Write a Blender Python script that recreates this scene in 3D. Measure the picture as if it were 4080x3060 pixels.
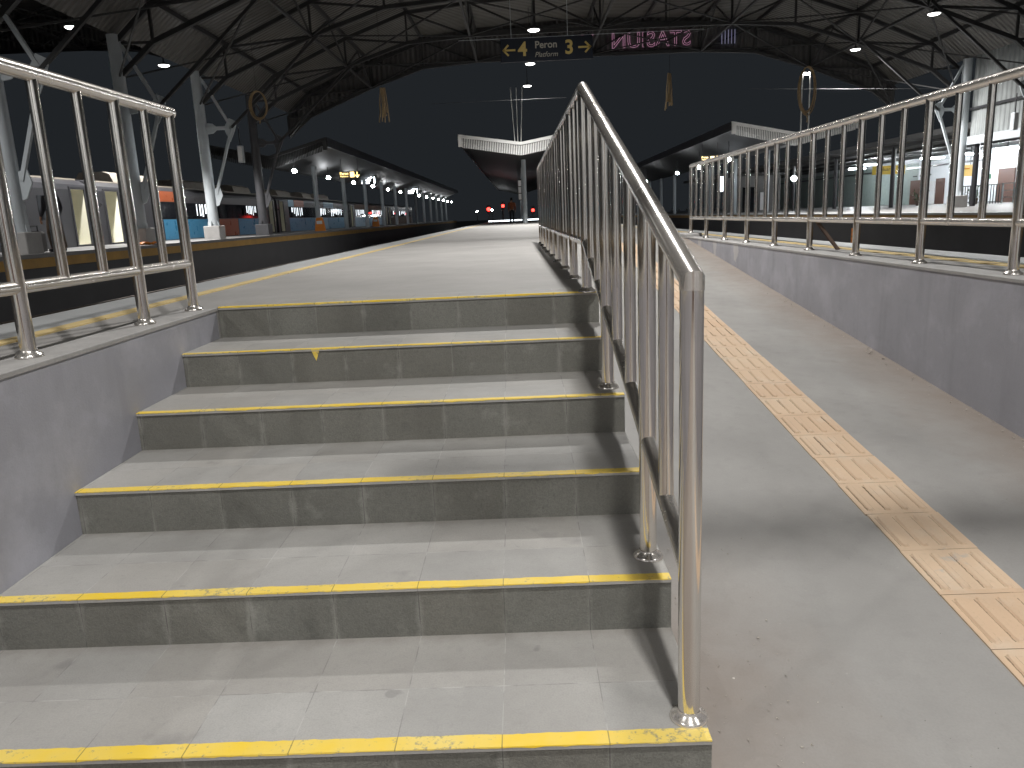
import bpy, math, random
from mathutils import Vector, Matrix
random.seed(7)
S = bpy.context.scene
for o in list(bpy.data.objects): bpy.data.objects.remove(o)
COL = S.collection
# ------------------------------------------------------------------ camera
cam_d = bpy.data.cameras.new('camera'); cam = bpy.data.objects.new('camera', cam_d); COL.objects.link(cam)
R_ = Vector((0.99902363, 0.00917616, -0.04321560)); U_ = Vector((0.04022490, 0.21556908, 0.97565974)); F_ = Vector((-0.01826876, 0.97644545, -0.21498949))
cam.matrix_world = Matrix(((R_.x, U_.x, -F_.x, 0.36418), (R_.y, U_.y, -F_.y, -4.79374), (R_.z, U_.z, -F_.z, 0.48740), (0, 0, 0, 1)))
cam_d.sensor_width = 36; cam_d.lens = 26.853; cam_d.clip_start = 0.05; cam_d.clip_end = 1500
S.camera = cam
# ------------------------------------------------------------------ night sky
w = bpy.data.worlds.new('World'); S.world = w; w.use_nodes = True
bg = w.node_tree.nodes['Background']; bg.inputs[0].default_value = (0.74, 0.86, 1.0, 1); bg.inputs[1].default_value = 0.0195
S.view_settings.view_transform = 'Standard'; S.view_settings.look = 'None'; S.view_settings.exposure = 0; S.view_settings.gamma = 1
S.cycles.use_denoising = True
S.cycles.max_bounces = 8; S.cycles.glossy_bounces = 6; S.cycles.sample_clamp_indirect = 6
SPOT = 1600.0    # power of the light inside each roof lamp
# ------------------------------------------------------------------ materials
class NT:
    def __init__(s, name):
        s.m = bpy.data.materials.new(name); s.m.use_nodes = True; s.t = s.m.node_tree
        s.b = s.t.nodes['Principled BSDF']
    def n(s, ty, **kw):
        k = s.t.nodes.new(ty)
        for a, v in kw.items(): setattr(k, a, v)
        return k
    def put(s, sock, v):
        if hasattr(v, 'is_linked'): s.t.links.new(v, sock)
        elif isinstance(v, (tuple, list)) and len(v) == 3 and sock.type == 'RGBA': sock.default_value = (*v, 1)
        else: sock.default_value = v
    def math(s, op, a, b=0.0, c=0.0):
        k = s.n('ShaderNodeMath', operation=op); s.put(k.inputs[0], a); s.put(k.inputs[1], b); s.put(k.inputs[2], c); return k.outputs[0]
    def mix(s, f, a, b, blend='MIX'):
        k = s.n('ShaderNodeMix', data_type='RGBA', blend_type=blend); s.put(k.inputs[0], f); s.put(k.inputs[6], a); s.put(k.inputs[7], b); return k.outputs[2]
    def noise(s, scale, detail=4, rough=.55, vec=None):
        k = s.n('ShaderNodeTexNoise'); k.inputs['Scale'].default_value = scale; k.inputs['Detail'].default_value = detail; k.inputs['Roughness'].default_value = rough
        if vec is not None: s.put(k.inputs['Vector'], vec)
        return k.outputs[0]
    def ramp(s, v, lo, hi):
        k = s.n('ShaderNodeMapRange'); s.put(k.inputs[0], v); k.inputs[1].default_value = lo; k.inputs[2].default_value = hi; return k.outputs[0]
    def obj(s): return s.n('ShaderNodeTexCoord').outputs['Object']
    def xyz(s, v):
        k = s.n('ShaderNodeSeparateXYZ'); s.put(k.inputs[0], v); return k.outputs
    def scaled(s, v, sc):
        k = s.n('ShaderNodeMapping'); s.put(k.inputs[0], v); k.inputs['Scale'].default_value = sc; return k.outputs[0]
    def bump(s, h, strength=.3, dist=.01):
        k = s.n('ShaderNodeBump'); k.inputs['Strength'].default_value = strength; k.inputs['Distance'].default_value = dist; s.put(k.inputs['Height'], h)
        s.t.links.new(k.outputs[0], s.b.inputs['Normal'])
    def base(s, c): s.put(s.b.inputs['Base Color'], c)
    def rough(s, v): s.put(s.b.inputs['Roughness'], v)
def sc3(c, k): return tuple(min(1, x*k) for x in c)
def surf(name, c, rough=.6, metal=0, var=.15, scale=3, fine=60, bump=.1, spec=.5):
    q = NT(name); v = q.obj()
    a = q.noise(scale, 5, .6, v); b = q.noise(fine, 3, .5, v)
    f = q.math('MULTIPLY_ADD', a, .7, q.math('MULTIPLY', b, .3))
    f = q.ramp(f, .3, .7)
    q.base(q.mix(f, sc3(c, 1-var), sc3(c, 1+var))); q.rough(q.math('MULTIPLY_ADD', a, .2, rough-.1))
    q.b.inputs['Metallic'].default_value = metal; q.b.inputs['Specular IOR Level'].default_value = spec
    if bump: q.bump(b, bump, .004)
    return q.m
def glow(name, c, s):
    q = NT(name); q.base((.8, .8, .8)); q.b.inputs['Emission Color'].default_value = (*c, 1); q.b.inputs['Emission Strength'].default_value = s
    return q.m
def concrete(name, c, dirt=(.13, .11, .09), specks=True, streak=False, dirtx=None, patches=()):
    q = NT(name); v = q.obj(); X, Y, Z = q.xyz(v)
    a = q.noise(1.1, 6, .62, v); b = q.noise(9, 5, .6, v); f = q.noise(120, 3, .6, v)
    col = q.mix(q.ramp(a, .32, .68), sc3(c, .86), sc3(c, 1.1))
    col = q.mix(q.math('MULTIPLY', q.ramp(b, .55, .8), .35), col, sc3(c, .7))
    col = q.mix(q.math('MULTIPLY', q.ramp(f, .35, .7), .22), col, sc3(c, .72))
    if specks:
        k = q.n('ShaderNodeTexVoronoi'); k.inputs['Scale'].default_value = 26; q.put(k.inputs['Vector'], v)
        d = q.math('LESS_THAN', k.outputs['Distance'], .05)
        sel = q.math('GREATER_THAN', q.xyz(k.outputs['Color'])[0], .82)
        col = q.mix(q.math('MULTIPLY', q.math('MULTIPLY', d, sel), .7), col, (.05, .045, .04))
        sp = q.noise(2.7, 2, .5, v)
        col = q.mix(q.math('MULTIPLY', q.ramp(sp, .66, .74), .10), col, sc3(c, .5))
    if streak:
        st = q.noise(6, 4, .6, q.scaled(v, (1, 1, .12)))
        col = q.mix(q.math('MULTIPLY', q.ramp(st, .52, .75), .5), col, sc3(c, .7))
        cl = q.noise(2.2, 5, .65, v)
        col = q.mix(q.math('MULTIPLY', q.ramp(cl, .52, .75), .55), col, sc3(c, 1.32))
        for (py, pz) in patches:
            dy = q.math('MULTIPLY', q.math('SUBTRACT', Y, py), 6.0); dz = q.math('MULTIPLY', q.math('SUBTRACT', Z, pz), 5.0)
            d = q.math('ADD', q.math('ADD', q.math('MULTIPLY', dy, dy), q.math('MULTIPLY', dz, dz)), q.math('MULTIPLY', q.math('SUBTRACT', b, .5), 2.2))
            col = q.mix(q.math('MULTIPLY', q.math('LESS_THAN', d, .55), .55), col, (.62, .6, .57))
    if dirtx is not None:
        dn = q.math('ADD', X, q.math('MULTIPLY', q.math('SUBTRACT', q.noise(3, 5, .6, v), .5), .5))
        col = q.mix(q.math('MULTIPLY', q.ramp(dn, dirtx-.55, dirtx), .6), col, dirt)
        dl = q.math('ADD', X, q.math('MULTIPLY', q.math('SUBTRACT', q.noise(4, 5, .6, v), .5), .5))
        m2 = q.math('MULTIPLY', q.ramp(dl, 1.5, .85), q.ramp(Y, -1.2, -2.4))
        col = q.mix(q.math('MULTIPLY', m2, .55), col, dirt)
        kv = q.n('ShaderNodeTexVoronoi'); kv.inputs['Scale'].default_value = 14; q.put(kv.inputs['Vector'], v)
        g = q.math('MULTIPLY', q.math('LESS_THAN', kv.outputs['Distance'], .07), q.math('GREATER_THAN', q.xyz(kv.outputs['Color'])[1], .75))
        col = q.mix(q.math('MULTIPLY', g, q.math('MAXIMUM', m2, .15)), col, (.6, .56, .5))
    q.base(col); q.rough(q.math('MULTIPLY_ADD', b, .25, .5)); q.b.inputs['Specular IOR Level'].default_value = .4
    q.bump(q.math('MULTIPLY_ADD', f, .7, q.math('MULTIPLY', b, .5)), .25, .006)
    return q.m
def tilemat(name, c, row, riser):
    q = NT(name); v = q.obj(); X, Y, Z = q.xyz(v)
    oi = q.n('ShaderNodeObjectInfo').outputs['Random']
    off = q.math('MULTIPLY', q.math('FLOOR', q.math('MULTIPLY', oi, 3.99)), .0 if riser else .0)
    ux = q.math('DIVIDE', q.math('ADD', X, 1.243+3), .3); ix = q.math('FLOOR', ux); fx = q.math('FRACT', ux)
    iy = q.math('GREATER_THAN', Y, row) if not riser else 0.0
    wn = q.n('ShaderNodeTexWhiteNoise', noise_dimensions='3D'); cb = q.n('ShaderNodeCombineXYZ')
    q.put(cb.inputs[0], ix); q.put(cb.inputs[1], iy); q.put(cb.inputs[2], q.math('MULTIPLY', oi, 37)); q.put(wn.inputs[0], cb.outputs[0])
    shift = q.n('ShaderNodeVectorMath', operation='ADD'); q.put(shift.inputs[0], v); cb2 = q.n('ShaderNodeCombineXYZ'); q.put(cb2.inputs[0], q.math('MULTIPLY', oi, 50)); q.put(shift.inputs[1], cb2.outputs[0]); pv = shift.outputs[0]
    a = q.noise(2.2, 6, .6, pv); b = q.noise(14, 5, .62, pv); f = q.noise(170, 3, .6, pv)
    k = q.math('MULTIPLY_ADD', wn.outputs[0], .30 if riser else .14, .85 if riser else .93)
    hs = q.n('ShaderNodeMix', data_type='RGBA', blend_type='MULTIPLY'); hs.inputs[0].default_value = 1
    col = q.mix(q.ramp(a, .3, .7), sc3(c, .84), sc3(c, 1.12))
    kk = q.n('ShaderNodeCombineColor'); [q.put(kk.inputs[i], q.math('MULTIPLY', k, (1, .995, .98)[i])) for i in range(3)]
    q.put(hs.inputs[6], col); q.put(hs.inputs[7], kk.outputs[0]); col = hs.outputs[2]
    col = q.mix(q.math('MULTIPLY', q.xyz(wn.outputs[1])[1], .35), col, (c[0]*1.03, c[1]*.96, c[2]*.88))
    col = q.mix(q.math('MULTIPLY', q.ramp(f, .4, .75), .55 if riser else .35), col, sc3(c, .5 if riser else .62))
    mm = q.noise(38, 4, .7, pv); col = q.mix(q.math('MULTIPLY', q.ramp(mm, .52, .72), .5 if riser else .22), col, sc3(c, .6)); col = q.mix(q.math('MULTIPLY', q.ramp(q.noise(60, 4, .7, pv), .6, .75), .35 if riser else .12), col, sc3(c, 1.5))
    sp = q.noise(9, 2, .4, pv); col = q.mix(q.math('MULTIPLY', q.ramp(sp, .72, .76), .4), col, sc3(c, .45))
    sv = q.noise(3.6, 3, .55, pv)
    col = q.mix(q.math('MULTIPLY', q.ramp(sv, .66, .74), .45), col, sc3(c, .5))       # dark blots
    wv = q.noise(5.2, 5, .65, pv)
    if riser: col = q.mix(q.math('MULTIPLY', q.ramp(wv, .58, .74), .4), col, sc3(c, 1.9))   # lime bloom
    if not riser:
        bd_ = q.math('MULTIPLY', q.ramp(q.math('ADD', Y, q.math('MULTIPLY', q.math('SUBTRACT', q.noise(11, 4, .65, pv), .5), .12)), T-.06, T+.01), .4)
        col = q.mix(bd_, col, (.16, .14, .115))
    edge = q.math('ABSOLUTE', q.math('SUBTRACT', fx, .5))
    wob = q.math('MULTIPLY', q.math('SUBTRACT', b, .5), .012)
    jm = q.math('GREATER_THAN', q.math('ADD', edge, wob), .4945)
    if not riser:
        jy = q.math('LESS_THAN', q.math('ABSOLUTE', q.math('SUBTRACT', Y, row)), .0022); jm = q.math('MAXIMUM', jm, jy)
    jc = q.mix(q.ramp(q.noise(7, 2, .5, pv), .42, .56), sc3(c, 1.45), sc3(c, .35))
    if riser:
        halo = q.math('MULTIPLY', q.ramp(q.math('ADD', edge, q.math('MULTIPLY', q.math('SUBTRACT', wv, .5), .25)), .45, .5), .35)
        col = q.mix(halo, col, sc3(c, 1.8))
    col = q.mix(q.math('MULTIPLY', jm, .6 if riser else .42), col, jc)
    q.base(col); q.rough(q.math('MULTIPLY_ADD', b, .3, .45)); q.b.inputs['Specular IOR Level'].default_value = .35
    h = q.math('SUBTRACT', q.math('MULTIPLY_ADD', f, .5, q.math('MULTIPLY', b, .9 if riser else .4)), q.math('MULTIPLY', jm, .8))
    q.bump(h, .6 if riser else .25, .008)
    return q.m
def steelmat(nm='polished_steel', r0=.07, k=.08, met=.95):
    q = NT(nm); v = q.obj()
    s = q.noise(4, 4, .6, q.scaled(v, (1, 1, .3))); f = q.noise(500, 2, .5, q.scaled(v, (1, 1, .03)))
    sm = q.noise(18, 4, .7, v)
    q.base(q.mix(q.ramp(s, .3, .7), (.70, .66, .61), (.78, .745, .70)))
    q.rough(q.math('ADD', q.math('MULTIPLY_ADD', s, k, r0), q.math('MULTIPLY', q.ramp(sm, .55, .8), .1)))
    q.b.inputs['Metallic'].default_value = met
    return q.m
def paintyellow():
    q = NT('worn_yellow_paint'); v = q.obj(); oi = q.n('ShaderNodeObjectInfo').outputs['Random']
    X, Y, Z = q.xyz(v); sh = q.n('ShaderNodeVectorMath', operation='ADD'); q.put(sh.inputs[0], v); cb = q.n('ShaderNodeCombineXYZ'); q.put(cb.inputs[0], q.math('MULTIPLY', oi, 40)); q.put(sh.inputs[1], cb.outputs[0]); p = sh.outputs[0]
    a = q.noise(2.5, 4, .6, p); b = q.noise(45, 5, .7, p)
    col = q.mix(q.ramp(a, .35, .65), (.88, .60, .03), (.82, .64, .18))
    col = q.mix(q.math('MULTIPLY', q.ramp(q.math('MULTIPLY_ADD', a, .5, q.math('MULTIPLY', b, .7)), .66, .74), .85), col, (.30, .27, .2))
    fx = q.math('FRACT', q.math('DIVIDE', q.math('ADD', X, 4.243), .3)); j = q.math('GREATER_THAN', q.math('ABSOLUTE', q.math('SUBTRACT', fx, .5)), .494)
    col = q.mix(q.math('MULTIPLY', j, .6), col, (.12, .1, .05))
    q.base(col); q.rough(.55); q.bump(b, .35, .004); return q.m
def tactile():
    q = NT('tactile_tile'); v = q.obj(); X, Y, Z = q.xyz(v)
    iy = q.math('FLOOR', q.math('DIVIDE', q.math('ADD', Y, 30.21), .336))
    wn = q.n('ShaderNodeTexWhiteNoise', noise_dimensions='1D'); q.put(wn.inputs[1], iy)
    a = q.noise(5, 6, .65, v); b = q.noise(60, 4, .6, v)
    col = q.mix(wn.outputs[0], (.61, .43, .285), (.66, .50, .35))
    col = q.mix(q.math('MULTIPLY', q.ramp(a, .5, .72), .5), col, (.66, .57, .46))
    col = q.mix(q.math('MULTIPLY', q.ramp(q.noise(2.1, 5, .7, v), .66, .72), .8), col, (.42, .41, .40))
    col = q.mix(q.math('MULTIPLY', q.ramp(b, .55, .75), .25), col, (.4, .3, .2))
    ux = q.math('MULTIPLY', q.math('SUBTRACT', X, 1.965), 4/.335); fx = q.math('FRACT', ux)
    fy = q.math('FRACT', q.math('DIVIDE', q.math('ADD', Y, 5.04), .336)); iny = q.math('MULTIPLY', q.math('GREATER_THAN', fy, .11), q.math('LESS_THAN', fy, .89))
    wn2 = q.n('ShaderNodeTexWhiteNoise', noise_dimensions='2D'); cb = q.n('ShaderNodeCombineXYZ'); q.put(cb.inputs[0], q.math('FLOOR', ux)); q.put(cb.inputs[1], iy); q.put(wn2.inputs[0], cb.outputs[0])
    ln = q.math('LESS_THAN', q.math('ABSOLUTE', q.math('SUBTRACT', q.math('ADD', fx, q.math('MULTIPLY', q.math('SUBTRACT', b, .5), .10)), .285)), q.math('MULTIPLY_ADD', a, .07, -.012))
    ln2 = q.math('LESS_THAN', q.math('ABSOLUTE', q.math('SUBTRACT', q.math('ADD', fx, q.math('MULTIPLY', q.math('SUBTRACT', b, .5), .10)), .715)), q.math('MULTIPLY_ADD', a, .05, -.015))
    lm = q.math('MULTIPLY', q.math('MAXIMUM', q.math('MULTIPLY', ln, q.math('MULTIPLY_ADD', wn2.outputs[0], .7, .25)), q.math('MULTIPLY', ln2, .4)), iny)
    col = q.mix(lm, col, (.13, .085, .05))  # dirt lines doubling as painted shade so the ribs show
    jy = q.math('GREATER_THAN', q.math('ABSOLUTE', q.math('SUBTRACT', fy, .5)), q.math('MULTIPLY_ADD', a, -.012, .501)); col = q.mix(q.math('MULTIPLY', jy, .7), col, (.2, .14, .09))
    q.base(col); q.rough(.6); q.bump(b, .2, .003); return q.m
def corrugated(name, c, axis, pitch, rough=.45, depth=.03, grime=.2):
    q = NT(name); v = q.obj(); P = q.xyz(v)
    s = q.math('SINE', q.math('MULTIPLY', P[axis], 2*math.pi/pitch)); a = q.noise(1.3, 4, .6, v)
    q.base(q.mix(q.ramp(a, .3, .7), sc3(c, 1-grime), sc3(c, 1+grime))); q.rough(rough); q.bump(s, .8, depth); return q.m
T = .58576
M = {}
M['steel'] = steelmat(); M['handsteel'] = steelmat('scuffed_handrail_steel', .16, .14, .78)
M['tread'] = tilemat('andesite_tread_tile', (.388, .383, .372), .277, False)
M['riser'] = tilemat('andesite_riser_tile', (.19, .19, .172), .3, True)
M['yellow'] = paintyellow()
M['platform'] = concrete('platform_screed', (.37, .358, .342))
M['ramp'] = concrete('ramp_screed', (.33, .32, .305), dirt=(.20, .145, .105), dirtx=3.24)
M['wall'] = concrete('blue_grey_wall_paint', (.40, .40, .44), specks=False, streak=True, patches=((7.7, -.06), (6.72, -.08), (5.6, -.07)))
M['wall_edge'] = surf('bare_wall_cement', (.38, .37, .36), .7, var=.2, scale=5)
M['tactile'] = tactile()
M['coping'] = surf('light_coping', (.42, .43, .43), .5, var=.15, scale=2)
M['line'] = surf('faded_yellow_line', (.68, .52, .24), .6, var=.2, scale=4)
M['ochre'] = surf('ochre_edge', (.34, .20, .05), .7, var=.25, scale=2)
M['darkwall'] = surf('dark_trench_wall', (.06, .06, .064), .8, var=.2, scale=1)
M['ballast'] = surf('ballast', (.09, .085, .08), .9, var=.4, scale=3, fine=25, bump=.8)
M['oppo'] = surf('far_platform_floor', (.15, .147, .143), .5, var=.15)
M['pole'] = surf('pale_pole_paint', (.50, .54, .565), .45, var=.1, scale=1.5)
M['pedestal'] = surf('pedestal_concrete', (.36, .35, .34), .8)
M['truss'] = surf('dark_truss_paint', (.03, .03, .031), .6, var=.2)
M['sheet'] = corrugated('roof_sheet', (.105, .10, .092), 1, .25)
M['gable'] = corrugated('gable_cladding', (.085, .083, .082), 0, .25)
M['clad'] = corrugated('side_cladding', (.30, .32, .32), 1, .3, depth=.05)
M['white'] = surf('white_fascia', (.80, .80, .78), .4, var=.08)
M['canopy'] = surf('canopy_dark', (.055, .055, .055), .6, var=.2)
M['housing'] = surf('lamp_housing', (.06, .06, .065), .4)
M['diffuser'] = glow('roof_lamp_glow', (1, .985, .95), 6)
M['globe'] = glow('globe_lamp_glow', (.95, .98, 1), 110)
M['tube'] = glow('tube_lamp_glow', (.92, .97, 1), 420)
M['red'] = glow('red_signal_glow', (1, .03, .02), 9)
M['spark'] = glow('small_white_glow', (1, .95, .9), 25)
M['navy'] = surf('navy_board', (.014, .018, .028), .6, var=.1, spec=.2)
M['signyellow'] = surf('sign_yellow_lettering', (.55, .40, .10), .5, var=.05)
M['signwhite'] = surf('sign_grey_lettering', (.36, .34, .28), .5, var=.05)
M['neon'] = glow('pink_neon', (1, .38, .70), .48)
M['blueglow'] = glow('blue_cladding_glow', (.35, .38, 1), .13)
M['neonback'] = surf('neon_letter_back', (.05, .03, .04), .5)
M['train'] = surf('train_grey', (.04, .04, .044), .3, var=.1, scale=.7)
M['traingrey'] = surf('train_roof_cream', (.28, .25, .21), .6, var=.2)
M['trainwin'] = surf('train_window', (.012, .013, .016), .06, var=.05, bump=0)
M['trainblue'] = surf('train_blue', (.05, .22, .38), .3, var=.1)
M['trainorange'] = surf('train_orange', (.34, .08, .025), .3, var=.1)
M['trainsky'] = surf('train_pale_blue', (.20, .37, .50), .3, var=.1)
M['cream'] = surf('vestibule_cream', (.78, .76, .62), .5, var=.06)
M['vlamp'] = glow('vestibule_lamp', (1, .97, .82), 9)
M['dark'] = surf('dark_metal', (.03, .03, .033), .4)
M['rope'] = surf('straw_rope', (.40, .29, .16), .85, var=.3, scale=20)
M['orange'] = surf('orange_plastic', (.75, .24, .03), .45, var=.08)
M['bwall'] = surf('building_white', (.72, .75, .78), .6, var=.06, scale=1)
M['bdim'] = surf('building_green_grey', (.30, .36, .34), .6)
M['brown'] = surf('brown_door', (.10, .045, .03), .5, var=.2)
M['rust'] = surf('rusty_bar', (.11, .07, .05), .8, var=.3)
M['redbox'] = surf('red_cabinet', (.50, .06, .03), .4)
M['paper'] = surf('paper_white', (.75, .75, .75), .7, var=.05)
M['green'] = surf('green_sign', (.02, .14, .07), .5)
M['leaf'] = surf('plant_leaf', (.035, .075, .025), .6, var=.4, scale=9)
M['clay'] = surf('plant_pot', (.12, .09, .07), .8)
M['litsign'] = glow('lit_yellow_panel', (1, .62, .02), .75)
M['litsign_dim'] = surf('yellow_sign_panel', (.72, .50, .03), .5, var=.05)
M['litletter'] = glow('lit_yellow_letter', (1, .72, .25), 3)
M['black'] = surf('black_lettering', (.012, .012, .012), .5, var=.05)
M['led'] = glow('white_led', (.85, .93, 1), 6)
M['winglint'] = glow('train_window_glint', (.88, .95, 1), 1.7)
M['skin'] = surf('skin', (.30, .17, .11), .6, var=.08)
M['hair'] = surf('hair', (.012, .01, .009), .6)
M['vest'] = surf('orange_vest', (.30, .085, .03), .8)
M['cloth_dark'] = surf('dark_cloth', (.03, .03, .035), .9)
M['cloth_tan'] = surf('brown_cloth', (.12, .085, .06), .9)
M['cloth_blue'] = surf('blue_cloth', (.05, .085, .13), .9)
M['bag'] = surf('grey_bag', (.18, .17, .17), .8)
M['debris'] = surf('debris', (.42, .38, .33), .9, var=.4)
M['rail'] = surf('rail_steel', (.20, .17, .15), .35, metal=1)
M['sleeper'] = surf('sleeper_concrete', (.22, .21, .20), .9)
# ------------------------------------------------------------------ mesh helpers
class MB:
    def __init__(s): s.v = []; s.f = []
    def add(s, vs, fs):
        k = len(s.v); s.v += [tuple(p) for p in vs]; s.f += [tuple(i+k for i in f) for f in fs]; return s
    def box(s, x0, x1, y0, y1, z0, z1):
        return s.add([(x0,y0,z0),(x1,y0,z0),(x1,y1,z0),(x0,y1,z0),(x0,y0,z1),(x1,y0,z1),(x1,y1,z1),(x0,y1,z1)],
                     [(0,3,2,1),(4,5,6,7),(0,1,5,4),(1,2,6,5),(2,3,7,6),(3,0,4,7)])
    def rbox(s, x0, x1, y0, y1, z0, z1, b=.01):   # box with chamfered upright and top edges
        def ring(i, z): return [(x0+i,y0+b+0,z),(x0+b,y0+i,z),(x1-b,y0+i,z),(x1-i,y0+b,z),(x1-i,y1-b,z),(x1-b,y1-i,z),(x0+b,y1-i,z),(x0+i,y1-b,z)]
        R0 = ring(0, z0); R1 = ring(0, z1-b)
        R2 = [(min(max(p[0], x0+b), x1-b), min(max(p[1], y0+b), y1-b), z1) for p in ring(b*.99, z1)]
        vs = R0+R1+R2; fs = [tuple(range(7,-1,-1)), tuple(range(16,24))]
        for r in (0, 8):
            for i in range(8): j = (i+1) % 8; fs.append((r+i, r+j, r+8+j, r+8+i))
        return s.add(vs, fs)
    def tube(s, a, b, r, n=16, r2=None, caps=True):
        a = Vector(a); b = Vector(b); d = (b-a).normalized(); r2 = r if r2 is None else r2
        u = d.cross(Vector((0,0,1)) if abs(d.z) < .95 else Vector((1,0,0))).normalized(); w_ = d.cross(u)
        vs = []
        for c, rr in ((a, r), (b, r2)):
            for i in range(n):
                t = 2*math.pi*i/n; vs.append(c+(u*math.cos(t)+w_*math.sin(t))*rr)
        fs = [(i, (i+1) % n, n+(i+1) % n, n+i) for i in range(n)]
        if caps: fs += [tuple(range(n-1,-1,-1)), tuple(range(n, 2*n))]
        return s.add(vs, fs)
    def path(s, pts, r, n=8):
        for a, b in zip(pts[:-1], pts[1:]): s.tube(a, b, r, n)
        return s
    def sweep(s, pts, r, n=16):                # mitred continuous pipe
        pts = [Vector(p) for p in pts]; rings = []
        ref = None
        for i, p in enumerate(pts):
            d0 = (pts[i]-pts[i-1]).normalized() if i else (pts[1]-pts[0]).normalized()
            d1 = (pts[i+1]-pts[i]).normalized() if i < len(pts)-1 else d0
            t = (d0+d1).normalized(); k = 1/max(.3, t.dot(d1))
            if ref is None: ref = d0.cross(Vector((0,0,1)) if abs(d0.z) < .95 else Vector((1,0,0))).normalized()
            u = (ref-d1*ref.dot(d1)).normalized(); w_ = d1.cross(u); ref = u
            ring = []
            for j in range(n):
                a = 2*math.pi*j/n; q = u*math.cos(a)*r+w_*math.sin(a)*r
                q = q-d1*(q.dot(t)/max(.2, d1.dot(t)))     # slide along pipe onto the mitre plane
                ring.append(p+q)
            rings.append(ring)
        vs = [q for ring in rings for q in ring]; fs = []
        for i in range(len(pts)-1):
            for j in range(n): fs.append((i*n+j, i*n+(j+1) % n, (i+1)*n+(j+1) % n, (i+1)*n+j))
        fs += [tuple(range(n-1,-1,-1)), tuple(range((len(pts)-1)*n, len(pts)*n))]
        return s.add(vs, fs)
    def lathe(s, c, prof, n=24):
        vs = []; m = len(prof)
        for i in range(n):
            a = 2*math.pi*i/n
            for r, z in prof: vs.append((c[0]+r*math.cos(a), c[1]+r*math.sin(a), c[2]+z))
        fs = [(i*m+j, ((i+1) % n)*m+j, ((i+1) % n)*m+j+1, i*m+j+1) for i in range(n) for j in range(m-1)]
        fs.append(tuple(((n-1-i)*m) for i in range(n))); fs.append(tuple(i*m+m-1 for i in range(n)))
        return s.add(vs, fs)
    def prism(s, prof, y0, y1):                # profile in x,z run along y
        n = len(prof); vs = [(x, y0, z) for x, z in prof]+[(x, y1, z) for x, z in prof]
        return s.add(vs, [tuple(range(n)), tuple(range(2*n-1, n-1, -1))]+[(i, n+i, n+(i+1) % n, (i+1) % n) for i in range(n)])
    def prismx(s, prof, x0, x1):               # profile in y,z run along x
        n = len(prof); vs = [(x0, y, z) for y, z in prof]+[(x1, y, z) for y, z in prof]
        return s.add(vs, [tuple(range(n-1,-1,-1)), tuple(range(n, 2*n))]+[(i, (i+1) % n, n+(i+1) % n, n+i) for i in range(n)])
    def beam(s, a, b, wd, h):
        a = Vector(a); b = Vector(b); d = (b-a).normalized()
        u = d.cross(Vector((0,0,1)) if abs(d.z) < .95 else Vector((0,1,0))).normalized()*wd/2; q = u.cross(d).normalized()*h/2
        vs = [a-u-q, a+u-q, a+u+q, a-u+q, b-u-q, b+u-q, b+u+q, b-u+q]
        return s.add(vs, [(0,3,2,1),(4,5,6,7),(0,1,5,4),(1,2,6,5),(2,3,7,6),(3,0,4,7)])
    def ball(s, c, r, n=12, sx=1, sy=1, sz=1):
        prof = [(math.sin(math.pi*i/(n//2)), -math.cos(math.pi*i/(n//2))) for i in range(n//2+1)]
        k = len(s.v); s.lathe((0,0,0), [(max(p, 1e-4), z) for p, z in prof], n)
        for i in range(k, len(s.v)): x, y, z = s.v[i]; s.v[i] = (c[0]+x*r*sx, c[1]+y*r*sy, c[2]+z*r*sz)
        return s
    def out(s, name, mat, parent=None, smooth=False, loc=None):
        me = bpy.data.meshes.new(name); org = Vector(loc) if loc is not None else (Vector(parent['o']) if parent is not None and 'o' in parent else Vector((0,0,0)))
        me.from_pydata([tuple(Vector(p)-org) for p in s.v], [], s.f); me.materials.append(mat if not isinstance(mat, str) else M[mat]); me.validate()
        if smooth:
            me.polygons.foreach_set('use_smooth', [True]*len(me.polygons))
            try: me.set_sharp_from_angle(angle=math.radians(40))
            except Exception: pass
        o = bpy.data.objects.new(name, me); COL.objects.link(o)
        if parent is not None: link(o, parent)
        elif loc is not None: o.location = loc
        return o
WORLD = {}
def link(o, parent):                            # mesh is built in the thing's own frame
    o.parent = parent; return o
def tag(o, label=None, cat=None, group=None, kind=None):
    if label: o['label'] = label
    if cat: o['category'] = cat
    if group: o['group'] = group
    if kind: o['kind'] = kind
    return o
def thing(name, label, cat, loc=(0,0,0), group=None):
    o = bpy.data.objects.new(name, None); o.empty_display_size = .2; COL.objects.link(o); o.location = loc
    return tag(o, label, cat, group)
def struct(name, mb, mat): return tag(mb.out(name, mat), kind='structure')
def copytree(src, loc=None, parent=None):
    c = src.copy(); COL.objects.link(c)
    if loc is not None: c.location = loc
    if parent is not None: c.parent = parent
    for ch in list(src.children): copytree(ch, None, c)
    return c
def text(body, size, mat, parent, loc, rot=(math.pi/2, 0, 0), name='lettering', align='CENTER', extrude=.004, offset=0, shear=0, outline=0, spacing=1):
    cu = bpy.data.curves.new(name, 'FONT'); cu.body = body; cu.size = size; cu.align_x = align; cu.align_y = 'CENTER'; cu.shear = shear; cu.space_character = spacing
    if outline: cu.fill_mode = 'NONE'; cu.bevel_depth = outline; cu.resolution_u = 3; cu.bevel_resolution = 1
    else: cu.extrude = extrude; cu.offset = offset
    t = bpy.data.objects.new(name, cu); COL.objects.link(t)
    me = bpy.data.meshes.new_from_object(t.evaluated_get(bpy.context.evaluated_depsgraph_get())); bpy.data.objects.remove(t)
    me.materials.clear(); me.materials.append(M[mat]); o = bpy.data.objects.new(name, me); COL.objects.link(o); o.parent = parent; o.location = loc; o.rotation_euler = rot
    return o
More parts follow.
